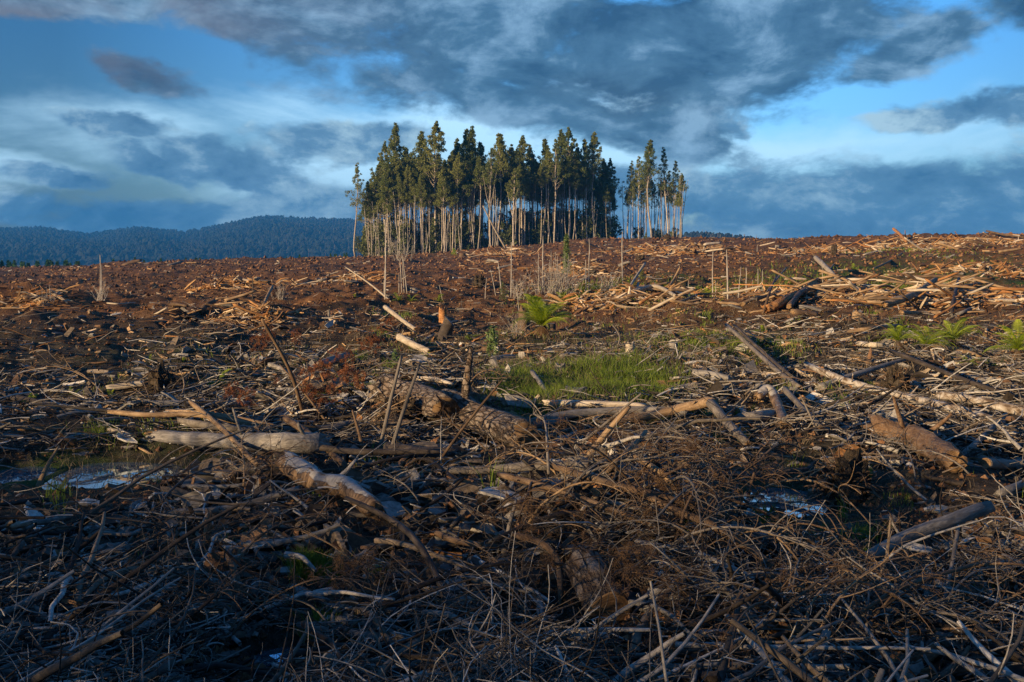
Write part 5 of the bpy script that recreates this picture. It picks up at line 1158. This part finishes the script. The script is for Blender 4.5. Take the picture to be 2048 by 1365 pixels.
for px, py, s, lb in ((1100, 1136, 34, 'small pine cone half hidden in the twig heap'), (1258, 1198, 40, 'left one of two touching pine cones by the sawn butt'), (1278, 1212, 40, 'right one of two touching pine cones by the sawn butt'), (1378, 1342, 42, 'pine cone at the bottom edge right of the middle'), (1518, 1352, 42, 'pine cone at the bottom edge, rightmost of all'), (1060, 1196, 26, 'small dark pine cone below the twig heap')):
    B = hit(px, py); L = s * B.y / FPX * 1.25; tag(obj('pine_cone', CM, loc=B + Vector((0, 0, L * .55 + .05)), rot=(random.uniform(.9, 1.6), random.uniform(-.5, .5), random.uniform(0, 6))  , scale=L), lb, 'pine cone', 'pine cones', px=(px, py))

# ------------------------------------------------------------------ countable broken wood pieces on the slopes
def piece(seed, asp, matn):
    g = log_mesh([Vector((-.5, 0, 0)), Vector((0, random.Random(seed).uniform(-.05, .05), random.Random(seed + 1).uniform(-.02, .04))), Vector((.5, 0, 0))], asp, asp * .7, matn, 6, 7, .25, seed=seed, name='piece', flat=.7); return g
PC = [(piece(500 + i, [.035, .05, .08, .12, .03][i % 5], mt), [.035, .05, .08, .12, .03][i % 5], mt) for i, mt in enumerate(['tan_wood', 'pale_wood', 'tan_wood', 'grey_wood', 'brown_branch', 'pale_wood', 'tan_wood', 'grey_wood', 'brown_branch', 'tan_wood'] * 2)]
PCN = {'tan_wood': 'tan', 'pale_wood': 'pale', 'grey_wood': 'grey', 'brown_branch': 'brown'}
heaps = [(1000, 500, 60, 10, 14), (960, 535, 70, 12, 8), (1150, 545, 60, 16, 12), (1300, 510, 90, 14, 26), (1400, 505, 70, 12, 16), (1340, 498, 40, 6, 10), (1330, 605, 110, 20, 26), (1180, 612, 80, 14, 14), (470, 570, 90, 10, 8), (500, 640, 60, 16, 20), (50, 610, 70, 14, 12), (400, 620, 70, 14, 12), (720, 560, 60, 20, 10),
 (1760, 495, 70, 12, 16), (1900, 495, 120, 12, 22), (1640, 600, 140, 24, 30), (1900, 612, 150, 20, 40), (1110, 735, 120, 25, 20), (1450, 625, 60, 20, 10), (1560, 510, 80, 14, 12), (350, 530, 200, 5, 10), (600, 560, 60, 14, 8), (1960, 540, 90, 25, 12), (1560, 740, 110, 30, 12), (680, 740, 90, 30, 12), (250, 870, 200, 40, 14), (880, 700, 150, 30, 10)]
for hx, hy, sx, sy, n in heaps:
    for i in range(int(n * .68)):
        px = random.gauss(hx, sx * .55); py = max(random.gauss(hy, sy * .55), 484 if px > 1000 else 527)
        B = hit(px, py); me, asp, mt = random.choice(PC); D = B.y
        if D < 22 and (mt == 'orange_wood' or asp > .07): me, asp, mt = PC[3 if i % 2 else 0]
        L = random.uniform(12, 46) * D / FPX if D > 25 else random.uniform(.25, .7)
        L = min(L, 3.2); o = obj('broken_log', me, loc=(B.x, B.y, B.z + asp * L * random.uniform(.4, 1.6)), rot=(random.uniform(0, 6), random.gauss(0, .22), random.gauss(0, .75)), scale=L)
        sz = 'stubby' if asp > .07 else 'thin' if asp < .04 else 'broken'
        tag(o, f'{sz} {PCN[mt]} piece of wood {where(px, py)}', 'log', 'broken wood pieces on the slopes', px=(px, py))

# ------------------------------------------------------------------ uncountable litter, twigs and grass
TANS = np.array([[.40, .26, .13], [.33, .22, .12], [.48, .38, .26], [.22, .13, .07], [.14, .08, .045], [.30, .15, .06], [.26, .22, .18]])  # tan, orange and brown wood tones for the litter
GREYS = np.array([[.18, .165, .145], [.31, .29, .26], [.09, .078, .064], [.46, .44, .40], [.045, .036, .029], [.030, .024, .019], [.20, .155, .11], [.24, .225, .20], [.12, .095, .07]])
def pick(pal, n, r): return pal[r.integers(0, len(pal), n)] * r.uniform(.65, 1.25, (n, 1))
def in_pond(x, y):
    m = np.zeros(x.shape, bool)
    for cx, cy, rx, ry in PONDS: m |= ((x - cx) / rx) ** 2 + ((y - cy) / ry) ** 2 < 1.25
    return m
def clear(P, r, chance=.8):
    "keep mask: nothing in the pools, little over the big logs"
    A = np.array(AVOID); x, y = P[..., 0], P[..., 1]; m = np.ones(len(P), bool)
    for cx, cy, rx, ry in PONDS: m &= ~(((x - cx) / rx / 1.15) ** 2 + ((y - cy + ry * .15) / ry / 1.35) ** 2 < 1).any(1)
    for cx, cy, rx, ry in PONDS: m &= ~((((x - cx) / rx / 1.1) ** 2 + ((y - cy + .85) / (ry + .75)) ** 2 < 1).any(1) & (r.uniform(0, 1, len(P)) < .86))
    for cx, cy, r0 in TUFTS: m &= ~((((x - cx) ** 2 + (y - cy + r0 * .4) ** 2) < r0 ** 2).any(1) & (r.uniform(0, 1, len(P)) < .85))
    hitl = np.zeros(len(P), bool)
    for k in range(P.shape[1]):
        for i in range(0, len(P), 4000):
            d = np.hypot(x[i:i + 4000, k, None] - A[None, :, 0], (y[i:i + 4000, k, None] - A[None, :, 1] + A[None, :, 2] * .6) * .7); hitl[i:i + 4000] |= (d < A[None, :, 2] * 1.25).any(1)
    return m & ~(hitl & (r.uniform(0, 1, len(P)) < chance))
def drop(P, Rr, keep=.3):
    z = terr(P[..., 0], P[..., 1]); P[..., 2] = np.maximum(P[..., 2], z + Rr * keep); return P
def scatter_px(n, y0, y1, r, pw=1.):
    px = r.uniform(-260, 2310, n); py = y0 + (y1 - y0) * r.uniform(0, 1, n) ** pw
    d = CH * FPX / (py - 505) ; x = d * (px - 1024) / FPX; return x, d, px, py
def bare(px, py):   # the scraped soil bank on the left carries little wood
    return 1 - .78 * np.clip((470 - px + 160 * fbm(py / 40, px / 200, 2, 3)) / 200, 0, 1) * np.clip((800 - py) / 60, 0, 1)
def twig_litter(name, n, y0, y1, Lr, rr, K, sides, pal, label, seed, up=.35, lift=.12, pw=1., curl=1.2, clump=None):
    r = np.random.default_rng(seed); x, y, px, py = scatter_px(n, y0, y1, r, pw); m = ~in_pond(x, y)
    m &= fbm(x / 1.1, y / 1.1, 4, seed, .6) > r.uniform(-.42, .34, n)
    m &= r.uniform(0, 1, n) < bare(px, py)
    # thinner in the grass patch
    gp = np.exp(-((px - 1140) / 210) ** 2 - ((py - 795) / 55) ** 2); m &= r.uniform(0, 1, n) > gp * .85
    x, y = x[m], y[m]; n = len(x); L = np.exp(r.uniform(math.log(Lr[0]), math.log(Lr[1]), n)); az = fbm(x / 1.6, y / 1.6, 2, seed + 7) * 6 + r.normal(0, 1.1, n) + math.pi / 2
    st = np.stack([x - np.sin(az) * L / 2, y - np.cos(az) * L / 2, terr(x, y) + r.uniform(0, lift, n)], -1)
    P = walk(n, K, st, az, np.abs(r.normal(0, up, n)), L, r.normal(0, curl, n), r.normal(-.5, .6, n) * (up / .35), .13, r)
    Rr = (np.exp(r.uniform(math.log(rr[0]), math.log(rr[1]), n)))[:, None] * np.linspace(1, .45, K)[None]
    if name == 'branch_litter':   # brush added on the unseen bank so its shade dapples the foreground
        k = 9000; q = r.uniform(-32, 8, k); s_ = r.uniform(4.6, 7.6, k); X = s_ * SUN_H.x + q * -SUN_H.y; Y = s_ * SUN_H.y + q * SUN_H.x
        hf = np.interp(q, [-32, -20, -12, -6, 8], [.5, .75, 1.1, 1.3, 1.5]) * np.clip(1 + 2.4 * fbm(q / .7, s_ / 2, 3, 77), .15, 1.8)
        P2 = walk(k, K, np.stack([X, Y, terr(X, Y)], -1), r.uniform(0, 6.3, k), r.uniform(.5, 1.5, k), hf * r.uniform(.4, 1.25, k), r.normal(0, .9, k), r.normal(-.4, .4, k), .13, r)
        P = np.concatenate([P, P2]); Rr = np.concatenate([Rr, r.uniform(.004, .008, (k, 1)) * np.linspace(1, .5, K)[None]]); n = len(P)
    ok = clear(P, r); P = P[ok]; Rr = Rr[ok]; n = len(P)
    P = drop(P, Rr); g = Geo(); add_t(g, P, Rr, sides, 0, pick(pal, n, r), cap=K == 2)
    tag(obj(name, g.mesh(name, ['litter'])), label, 'twigs', kind='stuff')
twig_litter('twig_litter', 23000, 900, 1700, (.05, .62), (.0013, .0065), 7, 4, GREYS, 'tangled fine dead twigs covering the shaded foreground', 11, up=.45, lift=.20, curl=2.2)
twig_litter('branch_litter', 2500, 800, 1700, (.2, 1.2), (.006, .026), 7, 5, GREYS, 'thicker broken sticks tangled all over the foreground, plus unseen brush added for shade', 12, up=.22, lift=.16, curl=.5)
twig_litter('stick_litter', 15000, 700, 920, (.12, .7), (.003, .013), 5, 4, GREYS, 'grey twigs and sticks matted across the middle distance', 13, up=.25, lift=.12, curl=1.0)
twig_litter('slope_litter', 4200, 600, 720, (.2, .9), (.005, .016), 4, 3, np.concatenate([TANS, GREYS]), 'sunlit twigs scattered over the brown slopes', 14, up=.2, lift=.1, curl=.8)
def chips(name, n, y0, y1, Lr, asp, pal, label, seed, pw=1., dense=.25):
    r = np.random.default_rng(seed); x, y, px, py = scatter_px(n, y0, y1, r, pw); m = ~in_pond(x, y); m &= (fbm(x / 2.5, y / 2.5, 3, seed) > r.uniform(-.6, dense, n)) & (r.uniform(0, 1, n) < bare(px, py))
    x, y = x[m], y[m]; n = len(x); L = np.exp(r.uniform(math.log(Lr[0]), math.log(Lr[1]), n)); az = r.uniform(0, 6.3, n); el = r.normal(.05, .3, n)
    c = np.stack([x, y, terr(x, y)], -1); d = np.stack([np.cos(el) * np.sin(az), np.cos(el) * np.cos(az), np.sin(el)], -1) * L[:, None] / 2
    Rr = (L * r.uniform(*asp, n)); c[:, 2] += Rr * .5; P = np.stack([c - d, c + d * .1 + r.normal(0, .04, (n, 3)) * L[:, None], c + d], 1); Rr = Rr[:, None] * np.stack([r.uniform(.4, 1, n), np.ones(n), r.uniform(.2, .9, n)], 1)
    ok = clear(P, r, .9); P = P[ok]; Rr = Rr[ok]; n = len(P)
    g = Geo(); add_t(g, drop(P, Rr, 0), Rr, 4, 0, pick(pal, n, r)); tag(obj(name, g.mesh(name, ['litter'], False)), label, 'debris', kind='stuff')
chips('wood_chips', 16000, 830, 1650, (.03, .22), (.06, .25), GREYS, 'broken bark and wood chips littering the foreground', 21)
chips('wood_debris', 13000, 640, 860, (.04, .34), (.04, .15), np.concatenate([GREYS, TANS[:4]]), 'splintered wood pieces littering the middle ground', 22)
def bark_flakes(name, n, y0, y1, label, seed):
    r = np.random.default_rng(seed); x, y, px, py = scatter_px(n, y0, y1, r); m = ~in_pond(x, y) & (fbm(x / 1.6, y / 1.6, 3, seed) > r.uniform(-.3, .4, n)) & (r.uniform(0, 1, n) < bare(px, py)); x, y = x[m], y[m]; n = len(x)
    L = np.exp(r.uniform(math.log(.05), math.log(.34), n)); W = L * r.uniform(.15, .55, n); az = r.uniform(0, 6.3, n); el = r.normal(0, .45, n); ro = r.normal(0, .6, n)
    u = np.stack([np.cos(el) * np.sin(az), np.cos(el) * np.cos(az), np.sin(el)], -1); w = norm(np.cross(u, np.array([0, 0, 1.]))); nn = np.cross(w, u); w = w * np.cos(ro)[:, None] + nn * np.sin(ro)[:, None]; nn = np.cross(w, u)
    c = np.stack([x, y, terr(x, y) + r.uniform(.0, .09, n)], -1); V = []
    for a, b, k in ((-.5, -.5, 0), (-.1, -.62, .1), (.5, -.3, 0), (.42, .45, 0), (0, .55, .1), (-.45, .4, 0)):
        j = r.normal(0, .09, (n, 1)); V.append(c + u * L[:, None] * (a + j) + w * W[:, None] * (b + j) + nn * (W * k)[:, None])
    V = np.stack(V, 1); T = np.stack([V, V - nn[:, None] * (W * .12 + .003)[:, None, None]], 1).reshape(n, 12, 3); b = np.arange(n)[:, None, None] * 12
    F = np.array([[0, 1, 2, 3], [0, 3, 4, 5], [9, 8, 7, 6], [11, 10, 9, 6]] + [[i, 6 + i, 6 + (i + 1) % 6, (i + 1) % 6] for i in range(6)])
    ok = clear(T[:, :6], r, .9); T = T[ok]; n = len(T); b = np.arange(n)[:, None, None] * 12
    g = Geo(); g.add(T.reshape(-1, 3), (b + F[None]).reshape(-1, 4), 0, np.repeat(pick(np.concatenate([GREYS, TANS[3:6]]), n, r), 10, axis=0)); tag(obj(name, g.mesh(name, ['litter'], False)), label, 'debris', kind='stuff')
bark_flakes('bark_flakes', 7000, 880, 1600, 'torn flakes and slabs of bark among the foreground twigs', 25)
bark_flakes('bark_slabs', 7000, 660, 900, 'torn bark and wood slabs over the middle ground', 26)
def far_chips(name, n, d0, d1, Lpx, label, seed, pal):
    r = np.random.default_rng(seed); D = np.exp(r.uniform(math.log(d0), math.log(d1), n)); px = r.uniform(-260, 2310, n); x = D * (px - 1024) / FPX; y = D
    m = fbm(x / 6, y / 9, 4, seed, .75) > r.uniform(-.2, .55, n); dens = np.interp(px, [0, 700, 1100, 2048], [.45, .6, 1, 1]); m &= r.uniform(0, 1, n) < dens
    x, y, D = x[m], y[m], D[m]; n = len(x); L = np.exp(r.uniform(math.log(Lpx[0]), math.log(Lpx[1]), n)) * D ** .8 * 2. / FPX; az = r.normal(math.pi / 2, .9, n); el = r.normal(.05, .3, n)
    c = np.stack([x, y, terr(x, y)], -1); d = np.stack([np.cos(el) * np.sin(az), np.cos(el) * np.cos(az), np.sin(el)], -1) * L[:, None] / 2
    Rr = L * r.uniform(.03, .13, n); c[:, 2] += Rr * .6; P = np.stack([c - d, c + d], 1); Rr = np.stack([Rr, Rr * r.uniform(.4, 1, n)], 1)
    g = Geo(); add_t(g, drop(P, Rr, 0), Rr, 4, 0, pick(pal, n, r)); tag(obj(name, g.mesh(name, ['litter'], False)), label, 'debris', kind='stuff')
far_chips('slope_debris', 42000, 24, 205, (2.5, 17), 'splintered timber scraps scattered over the red-brown slopes', 23, np.concatenate([TANS, TANS[:3], GREYS[:4]]))
def windrow(name, label, seed):
    r = np.random.default_rng(seed); X = []; Y = []
    for hx, hy, sx, sy, n in ((1640, 606, 150, 14, 1500), (1900, 606, 170, 16, 2300), (1310, 604, 120, 11, 1000), (1180, 614, 70, 9, 400), (1350, 506, 110, 8, 700), (1900, 496, 150, 9, 900), (1640, 505, 120, 8, 400), (505, 640, 70, 10, 450), (470, 572, 100, 7, 350), (1150, 545, 60, 12, 400), (720, 562, 60, 14, 300), (60, 608, 70, 9, 250), (1960, 545, 90, 16, 500), (1000, 510, 60, 7, 300)):
        c = hit(hx, hy); k = c.y / FPX; rise = max((hy - 505) / CH / FPX * c.y, .12); X.append(c.x + r.normal(0, sx * .5, n) * k); Y.append(c.y + r.normal(0, sy * .5, n) * k / max((hy - 500) / FPX, .04) * .6)
    x, y = np.concatenate(X), np.concatenate(Y); n = len(x); D = np.hypot(x, y); L = np.exp(r.uniform(math.log(5), math.log(42), n)) * D / FPX; az = r.normal(math.pi / 2, .7, n); el = r.normal(.05, .35, n)
    c = np.stack([x, y, terr(x, y) + np.abs(r.normal(0, .13, n))], -1); d = np.stack([np.cos(el) * np.sin(az), np.cos(el) * np.cos(az), np.sin(el)], -1) * L[:, None] / 2; Rr = np.minimum(L * r.uniform(.025, .09, n), .07)
    P = np.stack([c - d, c + r.normal(0, .04, (n, 3)) * L[:, None], c + d], 1); Rr = Rr[:, None] * np.stack([r.uniform(.3, .9, n), np.ones(n), r.uniform(.2, .8, n)], 1)
    pal = np.array([[.42, .25, .11], [.34, .18, .07], [.50, .38, .24], [.30, .14, .05], [.22, .12, .06], [.56, .46, .34], [.12, .07, .04]])
    g = Geo(); add_t(g, drop(P, Rr, 0), Rr, 4, 0, pick(pal, n, r)); tag(obj(name, g.mesh(name, ['litter'], False)), label, 'debris', kind='stuff')
windrow('windrow_debris', 'splintered orange-tan slash packed into the windrows', 27)
# clods of soil
def clods(name, n, y0, y1, sr, seed, label, far=None):
    r = np.random.default_rng(seed)
    if far: D = np.exp(r.uniform(math.log(far[0]), math.log(far[1]), n)); px = r.uniform(-260, 2310, n); x = D * (px - 1024) / FPX; y = D; s = D * np.exp(r.uniform(math.log(sr[0]), math.log(sr[1]), n)) / FPX
    else: x, y, px, py = scatter_px(n, y0, y1, r); s = np.exp(r.uniform(math.log(sr[0]), math.log(sr[1]), n))
    m = ~in_pond(x, y); x, y, s = x[m], y[m], s[m]; n = len(x); c = np.stack([x, y, terr(x, y)], -1)
    base = norm(np.array([[1, 0, 0], [0, 1, 0], [-1, 0, 0], [0, -1, 0], [0, 0, 1], [0, 0, -1], [.7, .7, .7], [-.7, .7, .7], [-.7, -.7, .7], [.7, -.7, .7.__float__()]], ))[:6]
    V = c[:, None] + base[None] * s[:, None, None] * r.uniform(.5, 1.2, (n, 6, 1)) * np.array([1, 1, .7]); F = np.array([[0, 1, 4], [1, 2, 4], [2, 3, 4], [3, 0, 4], [1, 0, 5], [2, 1, 5], [3, 2, 5], [0, 3, 5]])
    g = Geo(); g.add(V.reshape(-1, 3), (np.arange(n)[:, None, None] * 6 + F[None]).reshape(-1, 3), 0, np.repeat(pick(np.array([[.12, .056, .025], [.18, .090, .040], [.07, .036, .018], [.24, .135, .068]]), n, r), 8, axis=0))
    tag(obj(name, g.mesh(name, ['litter'], False)), label, 'soil', kind='stuff')
clods('soil_clods', 30000, 0, 0, (1.5, 7), 31, 'crumbled clods of red-brown soil on the slopes', far=(15, 200))
clods('soil_crumbs', 16000, 740, 1500, (.008, .05), 32, 'crumbled dark soil and bark lumps between the foreground twigs')
# grass
def grass(patches, name, matn, label, seed, thr=(-.2, .36), lean_=(.1, .75)):
    r = np.random.default_rng(seed); g = Geo()
    for px, py, sx, sy, n, hp in patches:
        u = r.normal(px, sx * .6, n); v = np.clip(r.normal(py, sy * .6, n), 530, 1400); d = CH * FPX / (v - 505); x = d * (u - 1024) / FPX
        # correct depth for rising ground in the far patches
        if py < 640:
            b = hit(px, py); y0 = CH * FPX / (py - 505); s_ = b.y / y0; d = b.y + (d - y0) * s_; x = d * (u - 1024) / FPX
        k = (fbm(x * 1.6 * 10 / d.mean(), d * 1.6 * 10 / d.mean(), 3, 50) > r.uniform(*thr, n)); x, d = x[k], d[k]; n = len(x)
        h = hp * d / FPX * r.uniform(.45, 1.15, n); a = r.uniform(0, 6.3, n); b = np.stack([x, d, terr(x, d) - .01], -1); w = np.maximum(h * .022, .0035 * d / 10)
        lean = r.uniform(*lean_, n) * h; da = r.uniform(0, 6.3, n); L = np.stack([np.cos(da) * lean, np.sin(da) * lean, np.zeros(n)], -1); W = np.stack([np.cos(a) * w, np.sin(a) * w, np.zeros(n)], -1); Z = np.array([0, 0, 1.])
        V = np.stack([b - W, b + W, b + L * .35 + Z * h[:, None] * .6 + W * .7, b + L * .35 + Z * h[:, None] * .6 - W * .7, b + L + Z * h[:, None]], 1).reshape(-1, 3)
        o = g.n; g.add(V, np.arange(n)[:, None] * 5 + np.array([[0, 1, 2, 3]])); g.f.append((o + np.arange(n)[:, None] * 5 + np.array([[3, 2, 4]]), 0, None))
    tag(obj(name, g.mesh(name, [matn], False)), label, 'grass', kind='stuff')
PATCH = [(965, 795, 60, 24, 3000, 30), (1010, 790, 90, 26, 3600, 28), (1080, 800, 70, 26, 3800, 34), (1180, 785, 90, 28, 5200, 34), (1270, 790, 70, 30, 4200, 34), (960, 815, 70, 20, 2400, 26), (1180, 765, 60, 12, 1200, 26), (900, 770, 60, 12, 900, 16), (1060, 830, 60, 14, 1000, 26), (1140, 700, 260, 40, 2600, 12), (1420, 705, 110, 20, 2200, 16), (1500, 720, 60, 18, 900, 14),
      (1330, 720, 120, 30, 1600, 12), (225, 884, 55, 9, 1300, 34), (320, 870, 60, 12, 900, 40), (330, 850, 14, 5, 260, 46), (270, 965, 60, 8, 700, 22), (215, 950, 22, 8, 260, 30), (985, 1044, 28, 8, 700, 78), (935, 1044, 18, 8, 400, 60), (590, 1156, 30, 12, 1700, 50), (640, 1158, 24, 10, 900, 42), (1920, 985, 20, 6, 400, 60), (1900, 1020, 70, 14, 1500, 26), (1685, 825, 16, 8, 260, 34), (1660, 800, 20, 8, 200, 34),
      (1990, 770, 60, 14, 900, 20), (1900, 740, 50, 10, 500, 16), (100, 1010, 24, 20, 160, 44), (300, 1105, 80, 14, 260, 34), (440, 1110, 60, 18, 300, 34), (540, 1295, 20, 10, 260, 30), (1980, 1230, 50, 16, 1400, 42), (1700, 1085, 70, 16, 500, 24), (860, 715, 100, 20, 900, 12), (640, 830, 40, 14, 400, 18), (440, 790, 80, 20, 500, 14), (255, 795, 60, 14, 400, 18), (1600, 560, 110, 14, 3000, 11), (1750, 575, 140, 14, 3200, 11), (1400, 590, 150, 9, 3000, 11), (1200, 590, 100, 8, 2000, 11), (1800, 545, 140, 18, 3000, 8), (1950, 550, 90, 24, 1600, 5), (650, 1010, 40, 10, 150, 24), (1390, 690, 60, 8, 600, 12), (1560, 730, 90, 20, 1100, 16), (1250, 740, 160, 14, 1500, 14), (1120, 590, 90, 8, 1200, 8), (900, 690, 90, 10, 500, 12), (480, 740, 120, 14, 500, 14), (1950, 770, 60, 12, 900, 18)]
rg = random.Random(5)
for i in range(150):
    py = rg.uniform(610, 900) if i < 120 else rg.uniform(900, 1300); px = rg.uniform(200, 2048) if py > 700 else rg.uniform(700, 2048); PATCH.append((px, py, rg.uniform(8, 34), rg.uniform(3, 8), rg.randint(40, 170), rg.uniform(.4, 1) * max(8, (py - 505) * .09)))
PATCH = [(a, b, c, d, int(n * 1.7) if 740 < b < 850 and 900 < a < 1400 else n, h) for a, b, c, d, n, h in PATCH]
grass(PATCH, 'grass', 'grass_blade', 'green grass and rushes growing between the logs', 41)
DRY = [(1130, 790, 220, 45, 8200, 30), (1100, 700, 420, 40, 6000, 12), (1300, 740, 300, 50, 4500, 16), (700, 720, 300, 50, 3800, 14), (1650, 760, 300, 60, 4200, 18), (1850, 720, 180, 40, 2500, 15), (500, 830, 350, 60, 2600, 20), (1150, 640, 500, 20, 4500, 8), (270, 905, 180, 30, 900, 28), (1500, 900, 500, 80, 2600, 24), (700, 1150, 600, 150, 2200, 34), (1600, 1150, 500, 150, 1800, 34)]
grass(DRY, 'dry_grass', 'dry_blade', 'bleached dead grass mixed through the slash', 42, (-.5, .3), (.3, 1.2))

# ------------------------------------------------------------------ haze
def haze():
    g = Geo(); x, y0, y1, z0, z1 = 3300, -3300, 3300, -60, 130
    V = [(-x, y0, z0), (x, y0, z0), (x, y1, z0), (-x, y1, z0), (-x, y0, z1), (x, y0, z1), (x, y1, z1), (-x, y1, z1)]
    g.add(V, [(0, 3, 2, 1), (4, 5, 6, 7), (0, 1, 5, 4), (1, 2, 6, 5), (2, 3, 7, 6), (3, 0, 4, 7)])
    m = bpy.data.materials.new('haze'); m.use_nodes = True; t = NT(m.node_tree); t.n.remove(t.n['Principled BSDF'])
    v = t.new('ShaderNodeVolumePrincipled'); v.inputs['Color'].default_value = (.05, .36, 1.0, 1); v.inputs['Density'].default_value = .00026; v.inputs['Anisotropy'].default_value = 0.
    t.l.new(v.outputs[0], t.n['Material Output'].inputs['Volume']); M['haze'] = m
    o = obj('haze', g.mesh('haze', ['haze'], False)); o['kind'] = 'stuff'; o['label'] = 'thin blue haze lying over the far hills'; o['category'] = 'haze'
HAZE = True
if HAZE: haze()

# ------------------------------------------------------------------ make every label point at one thing
def settle():
    o_ = 'second third fourth fifth sixth seventh eighth ninth tenth eleventh twelfth thirteenth fourteenth fifteenth sixteenth seventeenth eighteenth nineteenth twentieth twenty-first twenty-second twenty-third twenty-fourth'.split()
    by = {}
    for o, px in TAGGED:
        if px and o.get('kind') != 'stuff': by.setdefault(o['label'], []).append((px, o))
    for lb, L in by.items():
        if len(L) < 2: continue
        xs = sorted(L, key=lambda a: a[0][0]); n = len(L)
        names = ['leftmost', 'middle one', 'rightmost'] if n == 3 else ['leftmost'] + [f'{o_[min(i, 22)]} from left' for i in range(n - 2)] + ['rightmost']
        for (p, o), nm in zip(xs, names): o['label'] = f'{lb}, {nm}'
settle()
